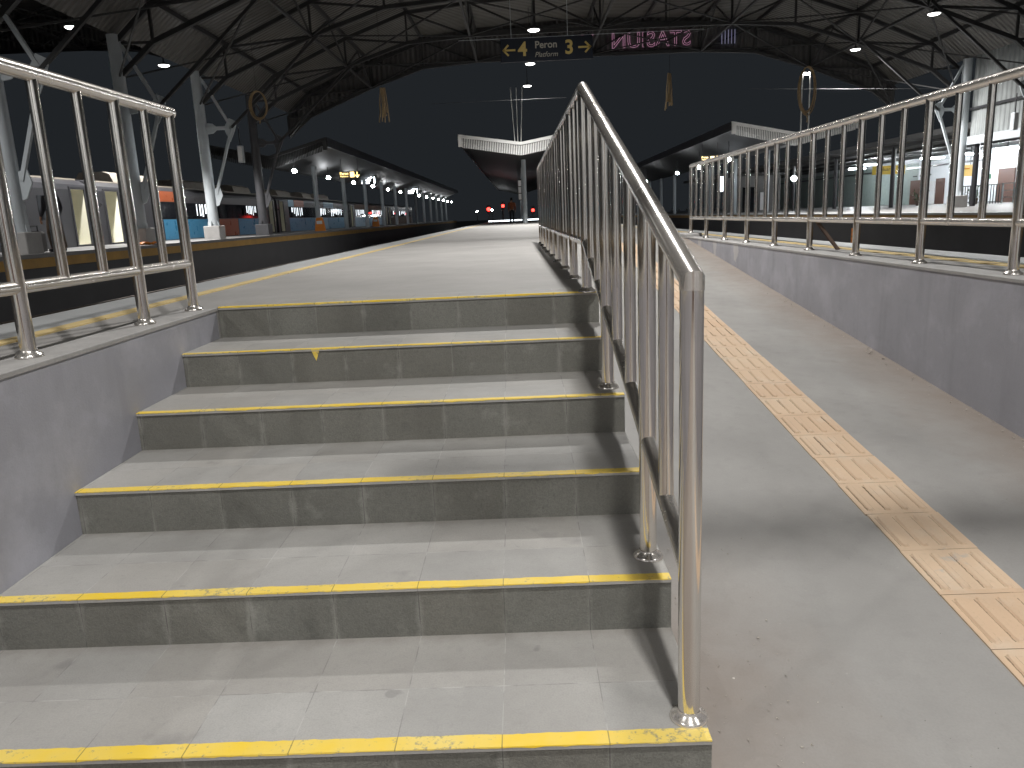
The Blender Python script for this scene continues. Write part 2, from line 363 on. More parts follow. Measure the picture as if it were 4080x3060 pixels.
# ------------------------------------------------------------------ dimensions
T, H = .58576, .19098            # tread depth, rise
XL, XR = -1.56, .842             # stair width between wall face and ramp edge
RG, RT = .097, 8.3               # ramp grade and the y where it meets the platform
def rz(y): return max(-6*H, -.05-RG*(RT-y)) if y < RT+.5 else 0
# ------------------------------------------------------------------ ground and platforms
struct('ground', MB().box(-220, 220, -160, 420, -1.6, -1.28), 'ballast')
p = MB()
p.box(-2.6, -1.76, -16, 0, -1.3, 0); p.box(-2.6, -1.76, 0, 130, -1.3, 0); p.box(-1.76, XL, -.02, 130, -1.3, 0); p.box(XL, XR, .1, 130, -1.3, 0); p.box(XR, 4.2, RT+.55, 130, -1.3, 0); p.box(3.44, 4.2, -16, RT+.55, -1.3, 0)
struct('platform', p, 'platform')
# ramp between the stairs and the right wall, flat at its foot
prof = [(-16, -1.3), (-16, -6*H), (-3.0, -6*H), (RT+.55, 0), (RT+.55, -1.3)]
fl = MB().prismx([(-16, -1.4), (-16, -6*H), (-3.0, -6*H), (-3.0, -1.4)], XL, 3.24)
struct('floor', fl, 'ramp')
struct('ramp', MB().prismx([(-2.99, -1.4), (-2.99, -6*H), (RT+.55, -.004), (RT+.55, -1.4)], XR+.004, 3.24), 'ramp')
# coping strips, safety lines
for nm, x0, x1, side in (('left', -2.63, -2.18, -1), ('right', 3.84, 4.23, 1)):
    c = MB().box(x0, x1, -16, 130, -.16, .004)
    tag(c.out('platform_coping', 'coping'), kind='structure')
l1 = MB(); l2 = MB()
for i in range(330):
    y = -12+i*.4
    j = lambda: random.uniform(-.004, .004)
    l1.box(-2.165+j(), -2.06+j(), y, y+.393, -.01, .008); l2.box(3.70+j(), 3.81+j(), y, y+.393, -.01, .008)
tag(l1.out('safety_line', 'line'), 'long pale yellow line along the left edge of the middle platform', 'safety line')
tag(l2.out('safety_line', 'line'), 'pale yellow line on the platform behind the right railing', 'safety line')
# far platforms
c = MB().box(-14.15, -10.5, -20, 130, -1.3, .1); struct('platform', c, 'oppo')
struct('platform_coping', MB().box(-10.95, -10.47, -20, 130, .02, .105), 'oppo')
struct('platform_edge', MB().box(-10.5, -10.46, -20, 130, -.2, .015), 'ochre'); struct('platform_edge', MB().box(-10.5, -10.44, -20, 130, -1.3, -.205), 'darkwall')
c = MB().box(13.3, 40, -20, 130, -1.3, 0); struct('platform', c, 'oppo')
struct('platform_coping', MB().box(13.27, 13.8, -20, 130, -.06, .005), 'coping')
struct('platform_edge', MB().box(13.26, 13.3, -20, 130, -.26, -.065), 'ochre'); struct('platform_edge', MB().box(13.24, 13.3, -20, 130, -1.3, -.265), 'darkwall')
# ------------------------------------------------------------------ stairs
st = thing('staircase', 'six dark stone steps with yellow painted edges beside the ramp', 'stairs')
tm = None
for k in range(6):
    y = -k*T; z = -k*H
    x1 = XR+(.006*k)
    if k == 0:
        tb = MB().rbox(XL, XR, -.006, .32, -.014, .006, .003)
    else:
        tb = MB().rbox(XL, XR, -.006, T+.02, -.014, 0, .003)
    o = tb.out('tread', 'tread', st); o.location = (0, y, z); o.location.z = z
    rb = MB().rbox(XL, XR, .002, .10, -H-.01, -.014, .002)
    r = rb.out('riser', 'riser', st); r.location = (0, y, z)
    # painted nosing with a ragged back edge
    n = 160; vs = []; fs = []; wd = (.020, .028, .031, .040, .038, .048)[k]
    xa, xb = XL+.004, XR-.002; wob = 0; dp = 0
    for i in range(n+1):
        x = xa+(xb-xa)*i/n; wob = wob*.8+random.uniform(-.0012, .0012)
        yb = wd+wob+random.uniform(-.0013, .0013); dp = dp*.7+random.uniform(0, .0022); zf = -.002-max(0, dp-.003)*1.6
        t0 = .0068 if k == 0 else .0012
        vs += [(x, yb, t0), (x, -.0066, t0), (x, -.0070, zf)]
    for i in range(n):
        a = 3*i; fs += [(a, a+1, a+4, a+3), (a+1, a+2, a+5, a+4)]
    yb_ = MB().add(vs, fs)
    if k == 1: yb_.add([(-.83, -.0072, -.002), (-.78, -.0072, -.002), (-.795, -.0012, -.04), (-.806, -.0012, -.07), (-.818, -.0012, -.042)], [(0, 1, 2, 3, 4)])
    ys = yb_.out('nosing_paint', 'yellow', o)
bk = MB()
for k in range(6): bk.box(XL+.01, XR-.01, -k*T+.09, .3, -(k+1)*H-.02, -k*H-.032)
bk.out('core', 'wall_edge', st)
# ------------------------------------------------------------------ side walls
lw = thing('retaining_wall', 'blue grey painted wall along the left side of the steps', 'wall')
MB().box(-1.76, XL, -16, -.03, -1.3, -.018).out('face', 'wall', lw); MB().rbox(-1.765, XL+.004, -16, -.02, -.018, .004, .004).out('coping', 'wall_edge', lw)
rw = thing('retaining_wall', 'long blue grey wall tapering along the right side of the ramp', 'wall')
MB().box(3.24, 3.44, -16, RT+.7, -1.3, -.018).out('face', 'wall', rw); MB().rbox(3.235, 3.445, -16, RT+.8, -.018, .004, .004).out('coping', 'wall_edge', rw)
MB().rbox(3.2, 3.5, 8.6, 9.3, -.02, .06, .02).out('block', 'wall_edge', rw)
# ------------------------------------------------------------------ tactile strip on the ramp
def tact():
    m = MB(); g = .336; y = -5.04
    while y < RT+.1:
        ym = y+g/2; x0 = 1.965+.0; x1 = 2.300
        jx = random.uniform(-.004, .004); gap = .003
        a, b = y+gap/2, y+g-gap/2; za = (-6*H if a < -2.99 else -6*H+(a+2.99)*((6*H-.004)/(RT+.55+2.99))); zb = (-6*H if b < -2.99 else -6*H+(b+2.99)*((6*H-.004)/(RT+.55+2.99)))
        def P(x, yy, h): t = (yy-a)/(b-a); return (x+jx, yy, za+(zb-za)*t+h)
        t0 = .007
        m.add([P(x0,a,-.01),P(x1,a,-.01),P(x1,b,-.01),P(x0,b,-.01),P(x0,a,t0),P(x1,a,t0),P(x1,b,t0),P(x0,b,t0)], [(4,5,6,7),(0,1,5,4),(1,2,6,5),(2,3,7,6),(3,0,4,7)])
        for i in range(4):
            xc = x0+(x1-x0)*(i+.5)/4; hw = .017; e = .02; yy0, yy1 = a+.03, b-.03
            if random.random() < .08: yy1 -= .12
            o1 = [(xc-hw, yy0+e), (xc-hw*.6, yy0), (xc+hw*.6, yy0), (xc+hw, yy0+e), (xc+hw, yy1-e), (xc+hw*.6, yy1), (xc-hw*.6, yy1), (xc-hw, yy1-e)]
            vs = [P(px, py, t0) for px, py in o1]+[P(xc+(px-xc)*.62, (py-ym)*.96+ym, t0+.0075) for px, py in o1]
            m.add(vs, [tuple(range(8, 16))]+[(j, (j+1) % 8, 8+(j+1) % 8, 8+j) for j in range(8)])
        y += g
    return m
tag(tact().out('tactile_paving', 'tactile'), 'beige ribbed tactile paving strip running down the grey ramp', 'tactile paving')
# loose grit by the wall foot and at the stair side
gm = MB()
def bit(x, y, s, z=None):
    z = rz(y) if z is None else z
    pts = [Vector((random.uniform(-1, 1), random.uniform(-1, 1), random.uniform(-.2, .9)))*s for _ in range(6)]
    q = [Vector((x, y, z+s*.2))+p_ for p_ in pts]
    gm.add(q, [(0,1,2),(0,2,3),(0,3,4),(0,4,1),(5,2,1),(5,3,2),(5,4,3),(5,1,4)])
for _ in range(420): bit(3.24-abs(random.gauss(0, .06)), random.uniform(-3, 8), random.choice((.003, .004, .005, .008)))
for _ in range(12): bit(3.2-random.random()*.05, random.choice((.7, 1.2, 3.2, 5))+random.uniform(-.2, .2), random.uniform(.01, .018))
for _ in range(140): bit(XR+.03+abs(random.gauss(0, .25)), random.uniform(-3.3, -1.2), random.choice((.002, .003, .004, .006)))
for _ in range(150): bit(random.uniform(XR+.1, 3.2), random.uniform(-3.3, 3), random.choice((.0015, .002, .003)))
for k in range(1, 6):
    for _ in range(26): bit(random.uniform(XL+.02, XR-.05), -k*T+random.uniform(.08, T-.0), random.choice((.0012, .0018, .0025)), -k*H)
tag(gm.out('grit', 'debris'), kind='stuff', label='scattered grit and crumbs on the steps and along the ramp', cat='grit')
# ------------------------------------------------------------------ railings
PR, BR, LR = .031, .0235, .027       # post, baluster, lower rail radii
def post(parent, x, y, z0, z1, fl=True):
    o = MB().tube((x, y, z0), (x, y, z1), PR, 24).out('post', 'steel', parent, True)
    if fl: MB().lathe((x, y, z0+.001), [(.0335, .03), (.036, .022), (.05, .013), (.055, .005), (.055, 0)][::-1], 28).out('flange', 'handsteel', o, True)
    return o
def bal(parent, x, y, z0, z1): return MB().tube((x, y, z0), (x, y, z1), BR, 18).out('baluster', 'steel', parent, True)
# centre railing
cr = thing('railing', 'steel railing climbing between steps and ramp then along the platform', 'railing')
ya, yb, yc = -2.834, -.02, 8.55
def cx(y): return .797+(.767-.797)*(y-ya)/(yb-ya) if y < yb else .767+(.722-.767)*(y-yb)/(yc-yb)
def top(y): return .305+(1.205-.305)*(y-ya)/(yb-ya) if y < yb else 1.205+(1.24-1.205)*(y-yb)/(yc-yb)
def low(y): return -.505+(.31+.505)*(y-ya)/(yb-ya) if y < yb else .31-.01*(y-yb)/(yc-yb)
posts = [(-2.834, -5*H), (-2.169, -4*H), (-1.021, -2*H), (-.02, .004)]+[(-.02+1.0713*i, 0) for i in range(1, 9)]
for (y, z) in posts:
    zt = top(y)-(.0 if y > ya+.01 else .021)
    post(cr, cx(y), y, z, zt)
allp = [q[0] for q in posts]; nb = [1, 2, 2]+[2]*8
for i, (a, b) in enumerate(zip(allp[:-1], allp[1:])):
    for j in range(nb[i]):
        y = a+(b-a)*(j+1)/(nb[i]+1); bal(cr, cx(y), y, low(y), top(y))
    e = .02
    MB().tube((cx(a), a+e, low(a+e) if b <= yb+.01 else low(a+e)), (cx(b), b-e, low(b-e)), LR, 18).out('lower_rail', 'handsteel', cr, True)
MB().sweep([(cx(ya), ya, top(ya)-.022), (cx(ya), ya, top(ya)+.005), (cx(yb), yb, top(yb)), (cx(yc), yc+.03, top(yc))], .0325, 28).out('handrail', 'handsteel', cr, True)
# left railing on the wall
lr = thing('railing', 'short steel railing standing on the wall left of the steps', 'railing')
lx = lambda y: -1.655+.012*(y+.13)
lp = [-.128, -.743, -1.714, -2.72, -3.73]
ln_ = [1, 2, 2, 2]
for y in lp: post(lr, lx(y), y, .004, 1.16)
for i, (a, b) in enumerate(zip(lp[:-1], lp[1:])):
    for j in range(ln_[i]):
        y = a+(b-a)*(j+1)/(ln_[i]+1); bal(lr, lx(y), y, .29, 1.16)
    MB().tube((lx(b), b+.02, .29), (lx(a), a-.02, .29), LR, 18).out('lower_rail', 'handsteel', lr, True)
MB().sweep([(lx(-4.2), -4.2, 1.16), (lx(-.1), -.095, 1.16)], .033, 28).out('handrail', 'handsteel', lr, True)
# right railing on the wall
rr = thing('railing', 'long steel railing standing on the wall right of the ramp', 'railing')
rp = [-3.42+1.12*i for i in range(12)]; RXX = 3.365; ZR = 1.19
for i, y in enumerate(rp): post(rr, RXX, y, .004 if i < 11 else .06, ZR)
for a, b in zip(rp[:-1], rp[1:]):
    for j in (1, 2): bal(rr, RXX, a+(b-a)*j/3, .315, ZR)
    MB().tube((RXX, a+.02, .315), (RXX, b-.02, .315), LR, 18).out('lower_rail', 'handsteel', rr, True)
MB().sweep([(RXX, -3.8, ZR), (RXX, rp[-1]+.03, ZR)], .033, 28).out('handrail', 'handsteel', rr, True)
MB().beam((3.41, 3.25, .3), (3.52, 2.95, .02), .045, .012).out('brace', 'rust', rr)
# ------------------------------------------------------------------ unseen bar added over the ramp foot (throws the soft band on the ramp)
gb = thing('shadow_bar', 'grey clearance bar hanging above the foot of the ramp', 'bar', (2.2, -3.7, 3.28)); gb['o'] = (2.2, -3.7, 3.28)
MB().rbox(.55, 3.6, -3.78, -3.64, 3.36, 3.44, .01).out('crossbar', 'truss', gb)
for x in (1.0, 3.2): MB().tube((x, -3.71, 3.47), (x, -3.71, 8.1), .012, 8).out('hanger', 'truss', gb)
hb = thing('bounce_wall', 'unseen pale wall added behind the photographer to bounce light', 'building', (0, -13, -1.28)); hb['o'] = (0, -13, -1.28)  # unseen wall added to bounce soft fill onto risers and steel
MB().box(-16, 22, -13.4, -13, -1.28, 5.2).out('wall', 'bwall', hb); MB().box(-1.0, 2.4, -13, -12.96, -1.14, 1.4).out('door', 'brown', hb)
for x in (-12, -7, 5, 10, 15): MB().box(x, x+2.2, -13, -12.95, .2, 1.9).out('window', 'trainwin', hb)
# ------------------------------------------------------------------ main roof: three arched bays on two column lines
TAB = [(0, 8.15), (7, 8.1), (8.3, 7.93), (11, 7.1), (14.2, 5.85), (15.35, 4.9)]
def arch(dx):
    dx = abs(dx)
    for (a, za), (b, zb) in zip(TAB[:-1], TAB[1:]):
        if dx <= b: return za+(zb-za)*(dx-a)/(b-a)
    return TAB[-1][1]
SHT = lambda dx: arch(dx)+1.75-.55*abs(dx)/15.35
BAYS = [4.15-30.7, 4.15, 4.15+30.7]
XS = [-15.35, -14.2, -11, -8.3, -5.6, -2.8, 0, 2.8, 5.6, 8.3, 11, 14.2, 15.35]
TY = [-15.6, -9.85, -4.1, 1.65, 7.4, 13.15, 18.9, 24.65, 30.4, 36.0]
roof = thing('station_roof', 'dark arched station roof of steel trusses above the platforms', 'roof')
UP = lambda bc: 0 if bc == 4.15 else 1.45
archb = lambda bc, dx: arch(dx)+UP(bc)
shtb = lambda bc, dx: SHT(dx)+UP(bc)
for bc in BAYS:
    m = MB(); vs = []; n = len(XS)
    for y in (TY[0]-1, TY[-1]+.6):
        for dx in XS: vs.append((bc+dx, y, shtb(bc, dx)))
    for y in (TY[0]-1, TY[-1]+.6):
        for dx in XS: vs.append((bc+dx, y, shtb(bc, dx)+.06))
    fs = []
    for i in range(n-1): fs += [(i, n+i, n+i+1, i+1), (2*n+i, 2*n+i+1, 3*n+i+1, 3*n+i), (i, i+1, 2*n+i+1, 2*n+i), (n+i, 3*n+i, 3*n+i+1, n+i+1)]
    m.add(vs, fs).out('roof_sheet', 'sheet', roof)
    for dx in XS[1:-1]:
        MB().box(bc+dx-.05, bc+dx+.05, TY[0], TY[-1], shtb(bc, dx)-.16, shtb(bc, dx)-.004).out('purlin', 'truss', roof)
    for dx in (-11, -5.6, 0, 5.6, 11):
        m = MB(); m.beam((bc+dx, TY[0], archb(bc, dx)), (bc+dx, TY[-1], archb(bc, dx)), .09, .09)
        for a, b in zip(TY[:-1], TY[1:]):
            c_ = (a+b)/2; m.beam((bc+dx, a, archb(bc, dx)), (bc+dx, c_, shtb(bc, dx)-.2), .06, .06); m.beam((bc+dx, c_, shtb(bc, dx)-.2), (bc+dx, b, archb(bc, dx)), .06, .06)
        m.out('tie_truss', 'truss', roof)
for y in TY:
    m = MB()
    for bc in BAYS:
        for a, b in zip(XS[:-1], XS[1:]):
            m.beam((bc+a, y, archb(bc, a)), (bc+b, y, archb(bc, b)), .14, .14); m.beam((bc+a, y, shtb(bc, a)-.26), (bc+b, y, shtb(bc, b)-.26), .12, .14)
            m.beam((bc+a, y, archb(bc, a)), (bc+a, y, shtb(bc, a)-.24), .08, .08)
            if a < 0: m.beam((bc+a, y, shtb(bc, a)-.24), (bc+b, y, archb(bc, b)), .075, .075)
            else: m.beam((bc+a, y, archb(bc, a)), (bc+b, y, shtb(bc, b)-.24), .075, .075)
    m.out('truss', 'truss', roof)
m = MB()
for bc in BAYS:
    for a, b in zip(TY[:-1], TY[1:]):
        for p_, q_ in ((-15.35, -11), (-11, -5.6), (5.6, 11), (11, 15.35), (-5.6, 0), (0, 5.6)):
            m.beam((bc+p_, a, archb(bc, p_)), (bc+q_, b, archb(bc, q_)), .05, .05); m.beam((bc+q_, a, archb(bc, q_)), (bc+p_, b, archb(bc, p_)), .05, .05)
m.out('bracing', 'truss', roof)
for bc in BAYS:
    vs = []; fs = []; n = len(XS)
    for yy in (36.09, 36.15):
        for dx in XS: vs += [(bc+dx, yy, archb(bc, dx)-.06), (bc+dx, yy, shtb(bc, dx)+.02)]
    for i in range(n-1):
        a = 2*i; k = 2*n; fs += [(a, a+2, a+3, a+1), (k+a, k+a+1, k+a+3, k+a+2), (a, k+a, k+a+2, a+2), (a+1, a+3, k+a+3, k+a+1)]
    MB().add(vs, fs).out('gable', 'gable', roof)
# ------------------------------------------------------------------ columns with strut braces
def column(loc, side, label, group, bz, pm='pole', dm='pedestal'):
    x, y = loc; t = thing('roof_column', label, 'column', (x, y, bz), group); t['o'] = (x, y, bz)
    zt = 6.1
    MB().tube((x, y, bz+.45), (x, y, zt), .19, 24, .18).out('shaft', pm, t, True)
    pd = MB().rbox(x-.3, x+.3, y-.3, y+.3, bz, bz+.5, .02).out('pedestal', dm, t)
    bp = MB()
    for dx, dy in ((-.2, 0), (.2, 0), (0, -.2), (0, .2)): bp.beam((x+dx, y+dy, bz+.5), (x+dx*.9, y+dy*.9, bz+.66), .02, .14)
    bp.out('base_plate', pm, t)
    s = side; nx, nz = x+s*1.1, 4.1
    MB().beam((x+s*.15, y, nz), (nx, y, nz), .09, .12).out('strut', pm, t)
    MB().beam((nx, y, nz), (x+s*.25, y, 1.75), .09, .09).out('strut', pm, t)
    MB().beam((nx, y, nz), (x+s*.1, y, 6.0), .09, .09).out('strut', pm, t)
    MB().beam((nx, y, nz), (x+s*4.6, y, arch(15.35-4.6)-.05), .09, .09).out('strut', 'truss', t)
    g = MB()
    for prof in ([(nx-s*.28, nz), (nx-s*.06, nz+.34), (nx+s*.22, nz+.2), (nx+s*.1, nz-.12), (nx-s*.1, nz-.5)],
                 [(x+s*.16, nz-.2), (x+s*.4, nz-.17), (x+s*.62, nz), (x+s*.4, nz+.17), (x+s*.16, nz+.2)],
                 [(x+s*.16, 1.3), (x+s*.2, 1.95), (x+s*.4, 2.02), (x+s*.48, 1.7), (x+s*.3, 1.35)]): g.prism([(a, b) for a, b in prof], y-.02, y+.02)
    g.out('gusset', pm, t)
    return t
GC = 'pale steel columns holding the station roof'
lc = [(13.15, 'pale round roof column nearest the camera on the left platform, beside a ladder'), (18.9, 'white roof column on a concrete pedestal behind the left railing end'),
      (24.65, 'white roof column with bracket struts right of the left railing'), (30.4, 'dark roof column standing before the lit train at the roof edge')]
for y, lb in lc: column((-11.2, y), 1, lb, GC, .1, *(('housing', 'housing') if y == 30.4 else ()))
for y, lb in ((29.7, 'white roof column behind the right railing beside grey cladding'), (24.0, 'roof column at the right frame edge with bracket strut and speaker')): column((19.5, y), -1, lb, GC, 0)
# column speakers
def speaker(x, y, z, label):
    t = thing('speaker', label, 'speaker', (x, y, z), 'slim column speakers'); t['o'] = (x, y, z)
    MB().rbox(x-.09, x+.09, y-.1, y+.1, z-.3, z+.3, .015).out('cabinet', 'pole', t); MB().box(x-.075, x+.075, y-.106, y-.1, z-.27, z+.27).out('grille', 'paper', t); MB().beam((x, y, z+.3), (x, y, z+.95), .03, .03).out('bracket', 'dark', t)
speaker(-9.86, 24.65, 3.15, 'slim pale speaker hanging from the left column bracket'); speaker(18.15, 24.0, 3.0, 'slim pale speaker hanging from the right column bracket')
# ------------------------------------------------------------------ roof lamps
def rooflamp(x, y, label, proto=None, f=1.0, cone=152):
    zl = 6.7
    if proto:
        t = copytree(proto, (x, y, zl)); t['label'] = label
        for ch in t.children:
            if ch.type == 'LIGHT': ch.data = ch.data.copy(); ch.data.spot_blend = .35 if cone < 110 else 1.0; ch.data.energy = SPOT*f; ch.data.spot_size = math.radians(cone)
        return t
    t = thing('roof_lamp', label, 'lamp', (x, y, zl), 'round high bay lamps under the station roof'); t['o'] = (x, y, zl)
    MB().lathe((x, y, zl), [(.208, .005), (.218, .015), (.21, .05), (.10, .075), (.06, .11), (.03, .13), (.02, .3)], 28).out('housing', 'housing', t, True)
    MB().lathe((x, y, zl), [(.01, -.055), (.10, -.048), (.17, -.03), (.205, -.004), (.205, .004)], 28).out('diffuser', 'diffuser', t)
    MB().tube((x, y, zl+.28), (x, y, zl+2.2), .012, 8).out('stem', 'truss', t)
    ld = bpy.data.lights.new('bulb', 'SPOT'); ld.energy = SPOT; ld.color = (1, .982, .958); ld.spot_size = math.radians(152); ld.spot_blend = 1.0; ld.shadow_soft_size = .15
    lo = bpy.data.objects.new('bulb', ld); COL.objects.link(lo); lo.parent = t; lo.location = (0, 0, -.25)
    return t
LP = [(1.12, 23.57, 'high bay lamp above the platform direction sign, highest of the middle three'), (1.08, 29.57, 'high bay lamp just below the platform direction sign'), (1.02, 35.2, 'high bay lamp lowest of the middle three, over the canopy rods'),
      (-13.1, 20.3, 'high bay lamp at upper left near the corner of the roof'), (-13.05, 26.4, 'high bay lamp above the end of the left railing'),
      (15.06, 24.05, 'high bay lamp at the top right under bright roof panels'), (14.82, 29.85, 'high bay lamp above the right canopy, left of the cladding'), (23.0, 33.3, 'high bay lamp close above the right railing at the frame edge'),
      (1.15, -5.3, 'high bay lamp straight above the photographer'), (1.13, 11.7, 'high bay lamp over the platform ahead, out of the picture'), (1.13, 17.6, 'high bay lamp over the platform behind the direction sign'),
      (-13.1, 8.6, 'high bay lamp over the left train, out of the picture'), (15.0, 12.5, 'high bay lamp over the right platform, out of the picture'), (23.0, 22.0, 'high bay lamp over the station building, out of the picture'), (1.15, -11.2, 'high bay lamp behind the photographer'), (1.13, 5.8, 'high bay lamp over the near platform, out of the picture'),
      (9.0, -9.5, 'unseen fill lamp added behind the photographer on the right'), (-7.0, -9.5, 'unseen fill lamp added behind the photographer on the left')]  # this pair is added out of view as fill for risers and walls
lamp0 = None
for x, y, lb in LP:
    f_, c_ = (1, 152)
    if abs(x) < 2 and y > 10: f_ = {11.7: .45, 17.6: .6, 23.57: .7, 29.57: .8, 35.2: 2.6}[y]
    if y > 15 and abs(x) > 5: f_, c_ = ((2.9, 102) if x < 0 else (1.6, 150))
    if y == 5.8: f_ = 1.5
    if y == 29.85: f_, c_ = 4.5, 172
    q = rooflamp(x, y, lb, lamp0, f_, c_); lamp0 = lamp0 or q
# ------------------------------------------------------------------ hanging platform sign
def board(name, label, cat, x0, x1, y, z0, z1, mat, wires=True, grp=None):
    t = thing(name, label, cat, ((x0+x1)/2, y, z0), grp); t['o'] = ((x0+x1)/2, y, z0)
    MB().rbox(x0, x1, y-.05, y+.05, z0, z1, .015).out('panel', mat, t)
    if wires:
        for x in (x0+.12*(x1-x0), x1-.27*(x1-x0)): MB().tube((x, y, z1), (x, y, arch(x-4.15)+.05), .008, 6).out('hanger', 'pole', t)
    return t
sg = board('direction_sign', 'dark hanging sign pointing to platforms 4 and 3', 'sign', .06, 2.40, 16, 4.30, 4.86, 'navy')
MB().tube((-1.0, 16.0, 4.875), (5.2, 16.0, 4.875), .006, 6).out('wire', 'pole', sg)
def arrow(d, cx_, cz, L, mat, parent, y, wdt=.045):      # d: (dx,dz) direction, flat arrow sign plate
    m = MB(); dx, dz = d; ax = Vector((dx, 0, dz)); a = Vector((cx_, y, cz))-ax*L/2; b = a+ax*L
    sd = Vector((-dz, 0, dx))
    m.beam(a, b, .008, wdt) if abs(dz) < .5 else m.beam(a, b, wdt, .008)
    for sgn in (1, -1):
        e = b-ax*L*.42+sd*sgn*L*.42
        dirv = (b-e).normalized(); nrm = Vector((0, 1, 0)); u = dirv.cross(nrm)*wdt/2
        b2 = b+dirv*wdt*.4
        vs = [e-u, e+u, b2+u, b2-u]; m.add([v_+nrm*.004 for v_ in vs]+[v_-nrm*.004 for v_ in vs], [(0,1,2,3),(7,6,5,4),(0,4,5,1),(1,5,6,2),(2,6,7,3),(3,7,4,0)])
    return m.out('arrow', mat, parent)
yf = 15.945
arrow((-1, 0), .285, 4.58, .30, 'signyellow', sg, yf); arrow((1, 0), 2.18, 4.58, .30, 'signyellow', sg, yf)
text('4', .46, 'signyellow', sg, (.62-1.23, yf-16, .28), offset=.012); text('3', .46, 'signyellow', sg, (1.80-1.23, yf-16, .28), offset=.012)
text('Peron', .235, 'signwhite', sg, (1.215-1.23, yf-16, .375), offset=.004); text('Platform', .17, 'signwhite', sg, (1.215-1.23, yf-16, .145), shear=.25)
# neon lettering on the outer face of the gable, seen from behind
nn = thing('neon_sign', 'pink outlined station name seen reversed under the roof gable', 'sign', (7.2, 36.0, 8.7)); 
t_ = text('STASIUN', 1.0, 'neon', nn, (.05, 0, 0), (math.pi/2, 0, math.pi), outline=.007, spacing=1.02)
text('Y', 1.0, 'neon', nn, (-3.1, 0, 0), (math.pi/2, 0, math.pi), outline=.006)
MB().beam((4.2, 36.02, 8.23), (10.2, 36.02, 8.23), .05, .05).out('frame', 'truss', nn, loc=(7.2, 36.0, 8.7)).location = (0, 0, 0)
m = MB()
for i in range(5): m.beam((10.75+i*.16, 35.95, 8.35), (10.75+i*.16, 35.95, 9.0), .03, .03)
bl = tag(m.out('blue_glow_strip', 'blueglow'), 'faint blue lit strips at the right end of the neon sign', 'lamp')  # glow stands in for blue light falling on the gable cladding
# ------------------------------------------------------------------ platform canopies
def canopy(xc, y0, L, wl, wr, zt, zv, label, cols, colx, colz, dep=.62, fm='white'):
    t = thing('platform_canopy', label, 'canopy', (xc, y0, 0), 'butterfly canopies over the platforms'); t['o'] = (xc, y0, 0)
    prof = [(xc-wl, zt), (xc, zv), (xc+wr, zt), (xc+wr, zt-.3), (xc+.3, zv-dep*.9), (xc-.3, zv-dep*.9), (xc-wl, zt-.3)]
    MB().prism(prof, y0+.1, y0+L).out('roof', 'canopy', t)
    # front fascia: vertical ribs
    m = MB(); n = 34
    for (xa, za, xb, zb) in ((xc-wl+.22, zt, xc, zv), (xc, zv, xc+wr-.22, zt)):
        for i in range(n):
            f0, f1 = i/n, (i+.5)/n; xa_, xb_ = xa+(xb-xa)*f0, xa+(xb-xa)*f1
            z0_ = za+(zb-za)*f0-.16; z1_ = za+(zb-za)*f1-.16
            m.add([(xa_, y0, z0_), (xb_, y0, z1_), (xb_, y0, z1_-dep+.1), (xa_, y0, z0_-dep+.1), (xa_, y0+.05, z0_), (xb_, y0+.05, z1_), (xb_, y0+.05, z1_-dep+.1), (xa_, y0+.05, z0_-dep+.1)],
                  [(3,2,1,0),(0,1,5,4),(2,3,7,6),(1,2,6,5),(3,0,4,7)])
    m.out('ribbed_fascia', fm, t)
    m = MB()
    for (xa, za, xb, zb) in ((xc-wl, zt, xc, zv), (xc, zv, xc+wr, zt)):
        m.add([(xa, y0-.05, za-.13), (xb, y0-.05, zb-.13), (xb, y0-.05, zb+.03), (xa, y0-.05, za+.03), (xa, y0+.1, za-.13), (xb, y0+.1, zb-.13), (xb, y0+.1, zb+.03), (xa, y0+.1, za+.03)], [(0,1,2,3),(3,2,6,7),(4,7,6,5),(0,4,5,1)])
    for sx, xx in ((1, xc-wl), (-1, xc+wr)): a, b = sorted((xx, xx+sx*.2)); m.box(a, b, y0-.04, y0+.12, zt-.62, zt-.02)
    m.out('trim', fm, t)
    for a, b in ((xc-wl-.03, xc-wl+.02), (xc+wr-.02, xc+wr+.03)): MB().box(a, b, y0+.12, y0+L, zt-.45, zt+.03).out('gutter', 'housing', t)
    for i, y in enumerate(cols):
        o = MB().tube((colx, y, colz), (colx, y, zv-.3), .14, 16).out('column', 'pole', t, True)
        MB().rbox(colx-.2, colx+.2, y-.2, y+.2, colz, colz+.35, .02).out('footing', 'pedestal', o)
    return t
cm = canopy(.62, 39.2, 84, 3.45, 3.45, 4.95, 4.4, 'V shaped canopy with white ribbed end on the middle platform', [44.4+8*i for i in range(10)], .75, 0)
cl_ = canopy(-12.75, 37.2, 88, 3.65, 3.1, 4.92, 4.1, 'dim V shaped canopy over the left platform and train', [41.3+7.4*i for i in range(12)], -11.5, .1, fm='canopy')
cr_ = canopy(15.7, 39.2, 84, 3.5, 3.5, 4.97, 4.25, 'V shaped canopy with white ribbed end on the right platform', [44+7.15*i for i in range(11)], 15.7, 0)
for xs, lean in (((.16, .47, .80), 0),):
    t = thing('hanger_rods', 'three thin white rods rising from the middle canopy valley', 'rods', (.45, 39.4, 4.3)); t['o'] = (.45, 39.4, 4.3)
    for x in xs: MB().tube((.3+.5*(x-.16), 39.4, 4.3), (x, 39.4, 7.3), .022, 8).out('rod', 'white', t)
t = thing('light_mast', 'twin white rods with small lamps on the right canopy', 'light mast', (16.2, 39.4, 4.2)); t['o'] = (16.2, 39.4, 4.2)
for x in (16.02, 16.44): MB().tube((x, 39.4, 4.2), (x, 39.4, 7.2), .035, 8).out('rod', 'white', t)
